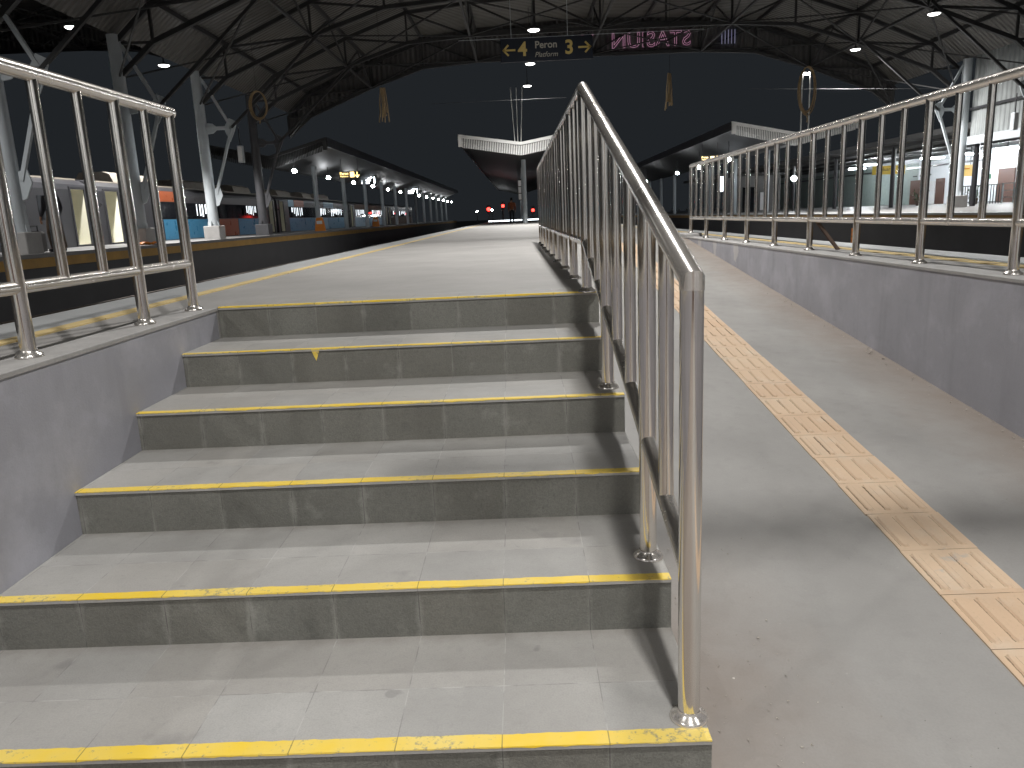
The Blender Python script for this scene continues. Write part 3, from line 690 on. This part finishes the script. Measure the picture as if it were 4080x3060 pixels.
MB().rbox(15.98, 16.2, 39.3, 39.5, 7.25, 7.36, .01).out('lamp', 'spark', t); MB().rbox(16.3, 16.4, 39.3, 39.5, 7.25, 7.36, .01).out('lamp', 'spark', t)
# globe lamps along the canopies
def globe(x, y, z, label, proto=None):
    if proto: q = copytree(proto, (x, y, z)); q['label'] = label; return q
    t = thing('globe_lamp', label, 'lamp', (x, y, z), 'small white lamps under the far canopies'); t['o'] = (x, y, z)
    MB().ball((x, y, z), .13, 14, 1, 1, .8).out('globe', 'globe', t, True); MB().tube((x, y, z+.1), (x, y, z+1.0), .02, 8).out('stem', 'dark', t)
    return t
ORD = ['first', 'second', 'third', 'fourth', 'fifth', 'sixth', 'seventh', 'eighth', 'ninth', 'tenth', 'eleventh', 'twelfth', 'thirteenth', 'fourteenth']
g0 = None; n_ = 0
for k in range(14):
    if k == 6: continue
    q = globe(-11.45, 37.1+7.4*k, 3.3, 'white globe lamp under the left canopy, %s along the row from the near end' % ORD[n_], g0); g0 = g0 or q; n_ += 1
n_ = 0
for k in (0, 1, 2, 4, 6):
    globe(12.25, 39.96+7.15*k, 3.05, 'white globe lamp under the right canopy, %s along the row from the near end' % ORD[n_], g0); n_ += 1
# ------------------------------------------------------------------ trains on the left
def train(y0, y1, doors, label, livery, roofkit=True):
    t = thing('train_car', label, 'train', (-15.8, y0, -.9), 'cars of the lit train at the left platform'); t['o'] = (-15.8, y0, -.9)
    X0 = -14.3; D = 2.9; xb = X0-D
    prof = [(X0, -.75), (X0, 1.95), (X0-.06, 2.12), (X0-.3, 2.28), (X0-.8, 2.38), (xb+.8, 2.38), (xb+.3, 2.28), (xb, 1.95), (xb, -.75)]
    m = MB(); cuts = sorted(doors); ys = [y0]
    for a, b in cuts: ys += [a, b]
    ys.append(y1)
    for a, b in zip(ys[0::2], ys[1::2]): m.prism(prof, a, b)
    for a, b in cuts:
        m.prism([(X0, 1.97), (X0-.06, 2.12), (X0-.3, 2.28), (X0-.8, 2.38), (xb+.8, 2.38), (xb+.3, 2.28), (xb, 1.97)], a, b); m.prism([(X0, -.75), (X0, .16), (xb, .16), (xb, -.75)], a, b)
        m.prism([(X0-1.5, .16), (X0-1.5, 1.97), (xb, 1.97), (xb, .16)], a, b)
    m.out('body', 'train', t)
    for a, b in cuts:
        v = MB(); i = .004
        v.add([(X0-.01, a+i, .17), (X0-1.49, a+i, .17), (X0-1.49, b-i, .17), (X0-.01, b-i, .17), (X0-.01, a+i, 1.96), (X0-1.49, a+i, 1.96), (X0-1.49, b-i, 1.96), (X0-.01, b-i, 1.96)], [(0,1,2,3),(4,7,6,5),(0,4,5,1),(1,5,6,2),(2,6,7,3)])
        o = v.out('vestibule', 'cream', t); MB().box(X0-1.1, X0-.5, (a+b)/2-.12, (a+b)/2+.12, 1.92, 1.95).out('ceiling_lamp', 'vlamp', o)
        fr = MB(); fr.box(X0-.02, X0+.03, a-.07, a, .1, 2.04); fr.box(X0-.02, X0+.03, b, b+.07, .1, 2.04); fr.box(X0-.02, X0+.03, a, b, 1.965, 2.04); fr.out('door_frame', 'train', t)
        MB().tube((X0+.06, b+.14, .5), (X0+.06, b+.14, 1.5), .018, 8).out('grab_rail', 'steel', t)
    for (mat, nm, a, b, z0, z1) in livery: MB().rbox(X0-.02, X0+.008, a, b, z0, z1, .004).out(nm, mat, t)
    if roofkit:
        yy = y0+2.5
        while yy < y1-4:
            L = random.uniform(2.2, 3.4); MB().prism([(X0-.62, 2.34), (X0-.75, 2.68), (X0-1.0, 2.78), (xb+1.0, 2.78), (xb+.7, 2.34)], yy, yy+L).out('roof_unit', 'traingrey', t); yy += L+random.uniform(1.5, 3.5)
        MB().box(X0-.36, X0-.30, y0+.2, y1-.2, 2.29, 2.34).out('gutter', 'traingrey', t)
    return t
def wins(a, b, w_=1.25, gap=.35, z0=1.0, z1=1.72):
    r = []; y = a
    while y+w_ <= b+.01: r.append(('trainwin', 'window', y, y+w_, z0, z1)); y += w_+gap
    return r
train(2.0, 22.0, [(20.85, 21.65)], 'dark grey train car with lit cream doorway nearest the camera', wins(3, 17.5)+[('trainwin', 'window', 19.0, 19.9, 1.0, 1.72), ('trainsky', 'panel', 8, 13, .15, .8), ('paper', 'number_plate', 21.85, 21.99, 1.55, 1.9)])
c2 = train(22.45, 42.2, [(22.95, 23.85), (41.0, 41.8)], 'train car with orange and blue panels behind the left railing', [('signyellow', 'warning_plate', 24.25, 24.5, 1.5, 1.75), ('trainwin', 'window', 24.7, 25.4, 1.0, 1.8), ('trainwin', 'window_band', 26.6, 40.6, .98, 1.66), ('trainorange', 'orange_panel', 27.1, 28.9, 1.68, 2.1), ('trainblue', 'blue_panel', 27.3, 33.2, .12, .95), ('trainorange', 'orange_panel', 33.3, 35.8, .12, .95), ('trainblue', 'blue_panel', 35.9, 40.4, .12, .95), ('paper', 'notice', 36.5, 36.8, 1.1, 1.5)])
c3 = train(42.65, 62.4, [(43.1, 43.9), (61.2, 62.0)], 'train car with sky blue panels between globe lamps and far platform', [('trainwin', 'window_band', 45, 60.5, .98, 1.66), ('trainsky', 'blue_panel', 45, 46.2, 1.68, 2.1), ('trainorange', 'orange_panel', 46.3, 48.6, 1.68, 2.1), ('trainsky', 'blue_panel', 54, 57, 1.68, 2.1), ('trainblue', 'blue_panel', 45, 51, .12, .95), ('trainsky', 'blue_panel', 51.1, 55, .12, .95), ('trainblue', 'blue_panel', 55.1, 60.5, .12, .95)])
c4 = train(62.85, 82.6, [(63.3, 64.1), (81.4, 82.2)], 'distant train car with reddish upper panels and small red lights', [('trainwin', 'window_band', 65, 80.5, .98, 1.66), ('rust', 'brown_panel', 65, 80, 1.68, 2.1), ('trainsky', 'blue_panel', 65, 70, .12, .95), ('trainblue', 'blue_panel', 70.1, 80, .12, .95)], False)
c5 = train(83.05, 102.8, [(83.5, 84.3)], 'farthest train car at the end of the left platform', [('trainwin', 'window_band', 85, 101, .98, 1.66), ('rust', 'brown_panel', 85, 101, .12, .95)], False)
def lit(car, y0, y1, z0=1.05, z1=1.62, n=7):  # small glowing strips imitate white glints on the dark train windows
    for i in range(n):
        a = y0+(y1-y0)*(i+random.random()*.4)/n; wd = (y1-y0)/n*random.uniform(.2, .5); zz = z0+random.uniform(0, .5)*(z1-z0)
        MB().box(-14.3, -14.288, a, a+wd, zz, z1).out('window_glint', 'winglint', car)
lit(c2, 30.6, 32.6, n=6); lit(c2, 37.2, 38.9, n=7); lit(c3, 45.6, 48.2, n=6); lit(c3, 51.5, 54.5, n=7); lit(c3, 56.2, 59.8, n=8); lit(c4, 65.5, 69.5, n=7); lit(c4, 73, 79, n=7); lit(c5, 86, 98, n=8)
for k, (c_, y) in enumerate(((c4, 72), (c4, 76.5), (c4, 79.5), (c5, 88), (c5, 97))): MB().ball((-14.22, y, 1.35), .07, 10).out('tail_lamp', 'red', c_)
# ------------------------------------------------------------------ things on the left platform
def barrier(x, y, z, s, label):
    t = thing('barrier', label, 'barrier', (x, y, z), 'orange plastic barriers by the train'); t['o'] = (x, y, z); h = .95*s; b = .36*s
    prof = [(x-b, z), (x-b*.92, z+h*.35), (x-b*.6, z+h*.93), (x-b*.45, z+h), (x+b*.45, z+h), (x+b*.6, z+h*.93), (x+b*.92, z+h*.35), (x+b, z)]
    MB().prism(prof, y-.12, y+.12).out('shell', 'orange', t); MB().box(x-.2*s, x+.2*s, y-.127, y-.12, z+.5*s, z+.72*s).out('label_plate', 'paper', t)
barrier(-11.0, 39.6, .1, .8, 'rounded orange barrier with white plate before the train'); barrier(-11.2, 58, .1, .8, 'smaller looking orange barrier farther along the left platform')
def person(x, y, z, ht, face, label, mats, stance=.12, arm=.1, bag=False):
    t = thing('person', label, 'person', (x, y, z)); k = ht/1.7
    cf, sf = math.cos(face), math.sin(face)
    def W(px, py, pz): return ((px*cf-py*sf)*k, (px*sf+py*cf)*k, pz*k)
    def skin(name, mat, pts, edges, rad):
        me = bpy.data.meshes.new(name); me.from_pydata([W(*p_) for p_ in pts], edges, []); o = bpy.data.objects.new(name, me); COL.objects.link(o)
        md = o.modifiers.new('skin', 'SKIN'); md.use_smooth_shade = True
        for i, r in enumerate(rad): me.skin_vertices[0].data[i].radius = (r[0]*k, r[1]*k) if isinstance(r, tuple) else (r*k, r*k)
        me.skin_vertices[0].data[0].use_root = True
        o.modifiers.new('sub', 'SUBSURF').levels = 2
        m2 = bpy.data.meshes.new_from_object(o.evaluated_get(bpy.context.evaluated_depsgraph_get())); o.modifiers.clear(); o.data = m2; m2.materials.clear(); m2.materials.append(M[mat]); o.parent = t
        return o
    s = stance; a = arm
    pts = [(0,0,.93),(0,0,1.12),(0,0,1.33),(0,.0,1.43),(0,.01,1.50),(0,.02,1.58),(0,.02,1.66),
           (-.1,0,.88),(-.11,s*.6,.48),(-.11,s*.2,.09),(-.11,s*.2+.13,.04),(.1,0,.88),(.11,-s*.4,.48),(.11,-s-.02,.09),(.11,-s+.11,.04),
           (-.18,0,1.38),(-.24,-.02,1.12),(-.24,.04+a,.90),(-.24,.06+a,.80),(.18,0,1.38),(.24,-.02,1.12),(.24,.04+a,.90),(.24,.06+a,.80)]
    ed = [(0,1),(1,2),(2,3),(3,4),(4,5),(5,6),(0,7),(7,8),(8,9),(9,10),(0,11),(11,12),(12,13),(13,14),(2,15),(15,16),(16,17),(17,18),(2,19),(19,20),(20,21),(21,22)]
    rad = [(.14,.1),(.125,.09),(.15,.1),.055,.06,(.075,.095),(.06,.07),.085,.055,.035,.035,.085,.055,.035,.035,.055,.04,.03,(.02,.035),.055,.04,.03,(.02,.035)]
    b = skin('body', 'skin', pts, ed, rad)
    # fingers and facial features joined into the body mesh
    fm = MB()
    for sx in (-1, 1):
        hx, hy, hz = sx*.24, .06+a, .80
        for i, (L, off) in enumerate(((.075,.03),(.085,.01),(.08,-.01),(.06,-.03))):
            p0 = W(hx, hy+off, hz-.0); p1 = W(hx-sx*.008, hy+off+.005, hz-.04); p2 = W(hx-sx*.025, hy+off+.005, hz-L-.01)
            fm.tube(p0, p1, .009*k, 6); fm.tube(p1, p2, .0085*k, 6, .006*k)
        fm.tube(W(hx-sx*.01, hy+.03, hz+.03), W(hx-sx*.045, hy+.06, hz-.015), .011*k, 6, .008*k)
    fm.tube(W(0,.10,1.60), W(0,.135,1.575), .012*k, 6, .016*k)
    for sx in (-1, 1): fm.ball(W(sx*.08,.02,1.59), .02*k, 8); fm.ball(W(sx*.03,.105,1.615), .012*k, 8)
    me = b.data; import bmesh
    bm = bmesh.new(); bm.from_mesh(me); vs = [bm.verts.new(v_) for v_ in fm.v]
    for f_ in fm.f:
        try: bm.faces.new([vs[i] for i in f_])
        except ValueError: pass
    bm.to_mesh(me); bm.free()
    skin('trousers', mats[1], [pts[0]]+[pts[7], pts[8], (pts[9][0], pts[9][1], .07), pts[11], pts[12], (pts[13][0], pts[13][1], .07), (0,0,1.0)], [(0,1),(1,2),(2,3),(0,4),(4,5),(5,6),(0,7)], [(.16,.12),.1,.075,.06,.1,.075,.06,(.15,.11)])
    skin('jacket', mats[0], [(0,0,1.12),(0,0,.95),(0,0,1.33),(0,0,1.42),pts[15],pts[16],pts[17],pts[19],pts[20],pts[21]], [(0,1),(0,2),(2,3),(2,4),(4,5),(5,6),(2,7),(7,8),(8,9)], [(.16,.125),(.17,.13),(.18,.13),(.075,.075),.075,.058,.048,.075,.058,.048])
    skin('hair', 'hair', [(0,-.015,1.64),(0,.0,1.70),(0,-.04,1.58)], [(0,1),(0,2)], [(.092,.1),(.06,.06),(.08,.06)])
    for sx, q in ((-1, pts[10]), (1, pts[14])): skin('shoe', 'cloth_dark', [(q[0], q[1]-.14, .05), (q[0], q[1]-.02, .045), (q[0], q[1]+.06, .03)], [(0,1),(1,2)], [.045,.048,.035])
    return t
person(-.12, 48, 0, 1.62, 0, 'person in orange top and dark trousers on the middle platform', ('vest', 'cloth_dark'))
person(-11.25, 14.6, .1, 1.63, 1.2, 'person in dark top and brown trousers behind the left railing', ('cloth_dark', 'cloth_tan'))
person(-11.6, 13.3, .1, 1.6, .6, 'person in blue clothes at the left frame edge', ('cloth_tan', 'cloth_blue'))
t = thing('travel_bag', 'grey travel bag standing beside the person in brown trousers', 'bag', (-11.5, 14.15, .1)); t['o'] = (-11.5, 14.15, .1)
MB().rbox(-11.72, -11.3, 14.0, 14.3, .12, .62, .06).out('case', 'bag', t); MB().sweep([(-11.6, 14.15, .6), (-11.6, 14.15, .74), (-11.42, 14.15, .74), (-11.42, 14.15, .6)], .014, 8).out('handle', 'dark', t)
t = thing('ladder', 'dark red ladder leaning by the nearest left column', 'ladder', (-11.5, 12.9, .1)); t['o'] = (-11.5, 12.9, .1)
for x in (-11.75, -11.35): MB().beam((x, 12.75, .1), (x, 13.0, 3.6), .035, .05).out('rail', 'rust', t)
for i in range(11): MB().tube((-11.75, 12.78+.02*i, .4+.3*i), (-11.35, 12.78+.02*i, .4+.3*i), .014, 8).out('rung', 'rust', t)
hp = [(-10.95+.32*math.cos(a*.7)+.05*a, 18.35+.18*math.sin(a*1.3), .13+.05*math.sin(a*2.1)**2) for a in [i*.35 for i in range(22)]]
tag(MB().sweep(hp, .028, 8).out('hose', 'orange'), 'crumpled orange hose lying against the concrete pedestal', 'hose')
# hanging ropes
def rope(x, y, z0, z1, label, loop, wdt=.22, zr=7.0):
    t = thing('hanging_rope', label, 'rope', (x, y, z0), 'coiled ropes hanging from the roof'); t['o'] = (x, y, z0)
    m = MB()
    if loop:
        for k in range(6):
            w_ = wdt*(1+.12*random.uniform(-1, 1)); h = (z1-z0)*.42*(1+.06*random.uniform(-1, 1)); zc_ = z1-h
            m.path([(x+w_*math.sin(2*math.pi*i/20), y+.03*k, zc_+h*math.cos(2*math.pi*i/20)) for i in range(21)], .016, 6)
        m.path([(x-.05, y, z0+(z1-z0)*.16), (x+.03, y, z0+.1), (x+.0, y, z0)], .02, 6)
    else:
        for k in range(7):
            dx = -wdt*.5+wdt*k/6; e = z0+random.uniform(0, .3)*(z1-z0)
            m.path([(x+dx*.5, y+.02*k, z1), (x+dx+.05*math.sin(k), y+.02*k, (z1+e)/2), (x+dx*1.1, y+.02*k, e)], .02, 6)
        m.path([(x-wdt*.6, y, z0+.25), (x-wdt*.75, y, z0)], .018, 6)
    m.out('coil', 'rope', t); MB().tube((x, y, z1-.03), (x, y, max(z1+.2, arch(x-4.15) if abs(x-4.15) < 15.3 else zr)), .006, 6).out('line', 'truss', t)
rope(-8.2, 22, 3.85, 4.9, 'faint looped rope hanging by the dark left column', True, .26)
rope(-4.0, 22, 3.72, 4.82, 'bundle of pale rope hanging left of the platform sign', False, .24)
rope(5.5, 22, 3.68, 4.85, 'bundle of tan rope hanging right of the centre railing', False, .2)
rope(10.05, 22, 3.1, 4.85, 'looped rope hanging above the right canopy', True, .26)
rope(-11.62, 12.55, 2.95, 3.75, 'bright tan rope hanging by the left column near the ladder', False, .16, 6)
for (a, b, lb) in (((-3.2, 30, 5.35), (2.6, 30, 5.35), 'thin pale wire crossing the dark gap above the middle canopy'), ((10.4, 30, 5.35), (18.5, 30, 5.0), 'thin pale wire running from the looped rope to the right roof edge')):
    tag(MB().tube(a, b, .006, 6).out('wire', 'canopy'), lb, 'wire')
# hung displays and lit signs
def display(x, y, z, label):
    t = thing('info_display', label, 'display', (x, y, z), 'bright hanging information displays'); t['o'] = (x, y, z)
    MB().rbox(x-.65, x+.65, y-.08, y+.08, z, z+.75, .02).out('casing', 'dark', t)
    m = MB()
    for r in range(3): m.box(x-.55, x+.3-.12*r, y-.09, y-.08, z+.52-.2*r, z+.64-.2*r)
    m.box(x+.42, x+.52, y-.09, y-.08, z+.12, z+.62); m.out('screen', 'led', t); MB().tube((x, y, z+.75), (x, y, z+1.3), .02, 8).out('hanger', 'dark', t)
display(-11.5, 58, 3.35, 'bright display hanging under the left canopy, nearer of two'); display(-11.5, 84, 3.3, 'bright display hanging under the left canopy, farther of two')
def litboard(x0, x1, y, z0, z1, label):
    t = board('lit_sign', label, 'sign', x0, x1, y, z0, z1, 'dark', False, 'lit yellow platform signs'); xc = (x0+x1)/2; w_ = x1-x0
    for x in (x0+.1*w_, x1-.1*w_): MB().tube((x, y, z1), (x, y, z1+.7), .012, 6).out('hanger', 'dark', t)
    text('Peron', (z1-z0)*.55, 'litletter', t, (-.27*w_, -.056, (z1-z0)*.68), offset=.004); text('Platform', (z1-z0)*.36, 'litletter', t, (-.27*w_, -.056, (z1-z0)*.26))
    MB().rbox(xc+.02*w_, xc+.22*w_, y-.06, y-.05, z0+.04, z1-.04, .01).out('number_plate', 'litletter', t)
    arrow((0, -1), xc+.36*w_, (z0+z1)/2, (z1-z0)*.8, 'litletter', t, y-.056, .05)
litboard(-9.95, -8.75, 41, 3.03, 3.4, 'yellow lit hanging sign under the left canopy'); litboard(10.9, 12.0, 41, 3.08, 3.36, 'small yellow lit hanging sign under the right canopy')
# ------------------------------------------------------------------ right hand station building
bd = thing('station_building', 'white lit station building with brown doors behind the right railing', 'building', (30, 28, 0)); bd['o'] = (30, 28, 0)
MB().box(30, 31, 20, 54, 0, 3.3).out('wall', 'bwall', bd); MB().box(30, 31, 54, 90, 0, 3.3).out('wall', 'bdim', bd)
MB().box(29.9, 30, 20, 90, 2.6, 2.72).out('ledge', 'train', bd); MB().box(29.86, 30, 20, 90, 3.0, 3.3).out('beam', 'pole', bd)
def door(y0, y1, z1, pap=True):
    o = MB().box(29.94, 30, y0, y1, 0, z1).out('door', 'brown', bd)
    MB().box(29.93, 29.94, y0+.25*(y1-y0), y0+.6*(y1-y0), z1-.75, z1-.35).out('notice', 'paper', o); MB().tube((29.9, y0+.1, 1.0), (29.9, y0+.1, 1.15), .015, 8).out('handle', 'steel', o)
door(42.6, 44.2, 2.0); door(50.3, 51.4, 1.75); door(52.4, 55, 1.75)
for y in (51.55, 48.7): MB().box(29.93, 30, y, y+.8, .0, 1.6).out('window', 'paper', bd)
for y, z in ((54.2, 2.0), (53.2, 2.0), (52.2, 2.02), (48.9, 2.0)): MB().box(29.97, 30, y, y+.55, z, z+.09).out('name_plate', 'black', bd)
for y, z in ((45.0, 1.45), (60, 1.5)): MB().box(29.97, 30, y, y+.4, z, z+.3).out('exit_plate', 'green', bd)
MB().box(29.75, 30, 45.2, 45.6, 2.05, 2.6).out('wall_speaker', 'brown', bd)
MB().box(20.2, 31, 20, 90, 3.35, 3.6).out('eave', 'canopy', bd)
for x in (21.5, 24, 26.5): MB().box(x-.06, x+.06, 20, 90, 3.2, 3.35).out('rafter', 'canopy', bd)
for y in range(24, 88, 8): MB().tube((21.5, y, 0), (21.5, y, 3.3), .12, 12).out('column', 'train', bd)
for k, (x, y, L, lb) in enumerate(((25.6, 52.7, 1.6, 'tube lamp under the eave left of the yellow sign'), (27.4, 47.2, 1.6, 'pair end tube lamp beside the white right column'), (28.2, 44.2, 1.3, 'tube lamp above the lit yellow sign'), (27.6, 59, 1.4, 'dim distant tube lamp at the left end of the eave'), (27, 36, 1.4, 'tube lamp near the right end of the eave'), (27.8, 40, 1.4, 'tube lamp above the brown door'))):
    t = thing('tube_lamp', lb, 'lamp', (x, y, 3.0), 'tube lamps under the station building eave'); t['o'] = (x, y, 3.0)
    MB().box(x-L/2, x+L/2, y-.06, y+.06, 3.0, 3.06).out('batten', 'white', t); MB().tube((x-L/2+.05, y, 2.96), (x+L/2-.05, y, 2.96), .04, 10).out('tube', 'tube', t); MB().box(x-.02, x+.02, y-.02, y+.02, 3.06, 3.36).out('stem', 'dark', t)
sy = board('direction_sign', 'yellow hanging sign with black arrow pointing right', 'sign', 22.35, 24.35, 44.5, 1.98, 2.5, 'litsign_dim', False)
for x in (22.6, 24.1): MB().tube((x, 44.5, 2.5), (x, 44.5, 3.35), .014, 6).out('hanger', 'dark', sy)
text('Keluar', .3, 'black', sy, (-.32, -.056, .31)); arrow((1, 0), 24.08, 2.24, .3, 'black', sy, 44.44, .05)
s2 = board('direction_sign', 'bright yellow lit sign right of the white column', 'sign', 23.3, 24.2, 37, 1.48, 2.05, 'litsign', False)
for x in (23.4, 24.1): MB().tube((x, 37, 2.05), (x, 37, 3.35), .014, 6).out('hanger', 'dark', s2)
arrow((0, 1), 23.45, 1.8, .24, 'black', s2, 36.944, .035); MB().box(23.72, 24.05, 36.94, 36.95, 1.83, 1.88).out('lettering', 'orange', s2)
# side cladding between the right columns
sc = thing('side_cladding', 'grey corrugated cladding hung between the right columns above a beam', 'wall', (19.6, 20, 2.9)); sc['o'] = (19.6, 20, 2.9)
MB().box(19.72, 19.78, 8, 29.5, 2.95, 6.2).out('panel', 'clad', sc); MB().box(19.6, 19.85, 8, 29.5, 2.6, 2.93).out('beam', 'pole', sc); MB().box(19.62, 19.72, 8, 29.5, 4.0, 4.1).out('girt', 'train', sc)
# fence, plants, cabinet
fn = thing('fence', 'low dark bar fence in front of the white building wall', 'fence', (26, 40, 0)); fn['o'] = (26, 40, 0)
MB().box(25.97, 26.03, 37.2, 42.4, .98, 1.03).out('top_rail', 'dark', fn); MB().box(25.97, 26.03, 37.2, 42.4, .08, .12).out('lower_rail', 'dark', fn)
for i in range(22): MB().box(25.985, 26.015, 37.2+.245*i, 37.24+.245*i, 0, .98).out('bar', 'dark', fn)
fn = thing('fence', 'pale bar fence at the right edge before the red cabinet', 'fence', (25.8, 35, 0)); fn['o'] = (25.8, 35, 0)
for z in (.3, .65, 1.0): MB().box(25.78, 25.82, 33, 36.9, z, z+.04).out('rail', 'pole', fn)
for i in range(5): MB().box(25.77, 25.83, 33+.95*i, 33.06+.95*i, 0, 1.05).out('bar', 'pole', fn)
def plant(x, y, label):
    t = thing('potted_plant', label, 'plant', (x, y, 0), 'leafy potted plants by the building'); t['o'] = (x, y, 0)
    MB().lathe((x, y, 0), [(.16, 0), (.22, .3), (.2, .32)], 14).out('pot', 'clay', t); m = MB()
    for _ in range(170):
        c_ = Vector((x+random.gauss(0, .22), y+random.gauss(0, .22), .55+random.gauss(0, .2))); d = Vector((random.uniform(-1, 1), random.uniform(-1, 1), random.uniform(-.3, 1))).normalized(); u = d.cross(Vector((0, 0, 1))).normalized()*.035
        m.add([c_-d*.09, c_+u, c_+d*.1, c_-u], [(0, 1, 2, 3)])
    m.out('leaves', 'leaf', t)
plant(25.4, 38.7, 'leafy plant in a pot against the dark bar fence'); plant(25.4, 44.6, 'leafy plant in a pot left of the white right column')
t = thing('cabinet', 'red upright cabinet at the right frame edge beside the brown door', 'cabinet', (29.6, 40, 0)); t['o'] = (29.6, 40, 0)
MB().rbox(29.3, 29.95, 39.2, 41.2, 0, 1.9, .02).out('body', 'redbox', t); MB().box(29.28, 29.3, 39.4, 40.9, .3, 1.7).out('door_panel', 'redbox', t)
# kiosk group on the right platform
kk_ = thing('kiosk', 'small beige kiosk with dark opening on the right platform', 'kiosk', (17, 52, 0)); kk_['o'] = (17, 52, 0)
MB().rbox(16.2, 19.2, 52, 55, 0, 2.5, .03).out('walls', 'oppo', kk_); MB().box(16.5, 17.6, 51.96, 52, .0, 1.75).out('opening', 'trainwin', kk_); MB().box(16.0, 19.4, 51.8, 55.2, 2.5, 2.65).out('roof', 'canopy', kk_); MB().box(17.75, 18.25, 51.93, 51.97, .1, 1.35).out('lit_door', 'paper', kk_)
t = thing('lightbox', 'white lit notice box on a thin post under the right canopy', 'lightbox', (14.6, 50, 0)); t['o'] = (14.6, 50, 0)
MB().tube((14.6, 50, 0), (14.6, 50, 1.5), .03, 10).out('post', 'dark', t); MB().rbox(14.35, 14.85, 49.94, 50.06, 1.5, 2.5, .02).out('panel', 'led', t)
t = thing('lamp_post', 'low bright lamp on a post beside the beige kiosk', 'lamp', (17.7, 45, 0)); t['o'] = (17.7, 45, 0)
MB().tube((17.7, 45, 0), (17.7, 45, 1.9), .04, 10).out('post', 'dark', t); MB().ball((17.7, 45, 2.0), .17, 12).out('globe', 'globe', t)
# far end of the middle platform
def signal(x, y, z, r, label, zp=0):
    t = thing('signal', label, 'signal', (x, y, 0), 'small red lights at the far end of the platform'); t['o'] = (x, y, 0)
    MB().tube((x, y, -.9), (x, y, z+.3), .05, 8).out('post', 'dark', t); MB().rbox(x-.2, x+.2, y+.02, y+.2, z-.4, z+.4, .03).out('head', 'dark', t); MB().ball((x, y, z), r, 12).out('lens', 'red', t)
signal(-2.75, 76, 1.24, .2, 'brightest red signal left of the person in orange'); signal(-1.25, 75, 1.5, .16, 'red signal close beside the person in orange'); signal(1.8, 76, .95, .16, 'red signal right of the middle canopy column')
t = tag(MB().rbox(-2.6, 3.0, 70, 70.25, .0, .10, .02).out('kerb', 'led'), 'bright white strip on the ground behind the person in orange', 'kerb light')  # glow stands in for a brightly lit strip of ground
def nb_(x, y, z, lb):
    t = thing('distant_lamp', lb, 'lamp', (x, y, -1.28), 'tiny white lights far down the line'); t['o'] = (x, y, -1.28)
    MB().tube((x, y, -1.28), (x, y, z), .06, 8).out('post', 'dark', t); MB().ball((x, y, z), .13, 8).out('bulb', 'globe', t)
nb_(-6.2, 118, 1.4, 'tiny white light left of the brightest red signal'); nb_(-4.0, 122, 1.5, 'tiny white light between the two red signals'); nb_(-2.1, 110, 2.3, 'tiny white light just under the second red signal')
t = thing('notice_board', 'narrow pale notice panel on the middle canopy column', 'notice', (.45, 44.2, 1.2)); t['o'] = (.45, 44.2, 1.2)
for i in range(3): MB().box(.38, .56, 44.16, 44.2, 1.45+.4*i, 1.8+.4*i).out('sheet', 'paper', t)
MB().box(.36, .58, 44.2, 44.24, 1.4, 2.7).out('backing', 'dark', t)
t = thing('marker_panel', 'small orange ribbed panel on the dark trench wall behind the right railing', 'panel', (13.2, 25.2, -1.0)); t['o'] = (13.2, 25.2, -1.0)
MB().rbox(13.19, 13.24, 24.9, 25.5, -1.1, -.55, .005).out('plate', 'orange', t)
for i in range(3): MB().box(13.18, 13.19, 24.92, 25.48, -1.05+.17*i, -1.02+.17*i).out('rib', 'ochre', t)
# ------------------------------------------------------------------ tracks
def track(xc, label):
    t = thing('railway_track', label, 'track', (xc, -20, -1.28))
    t['o'] = (xc, -20, -1.28)
    for s in (-1, 1): MB().box(xc+s*.535-.035, xc+s*.535+.035, -20, 130, -1.18, -1.03).out('rail', 'rail', t)
    m = MB()
    for i in range(240): m.box(xc-1.0, xc+1.0, -20+.62*i, -19.76+.62*i, -1.28, -1.18)
    tag(m.out('sleepers', 'sleeper', t), kind='stuff')
track(-4.6, 'empty railway track in the trench left of the middle platform'); track(-8.7, 'empty railway track beside the ochre edged left platform'); track(6.3, 'empty railway track right of the middle platform'); track(11.2, 'empty railway track beside the right station platform'); track(-15.75, 'railway track under the lit train')
for o in bpy.data.objects:
    if 'o' in o: del o['o']
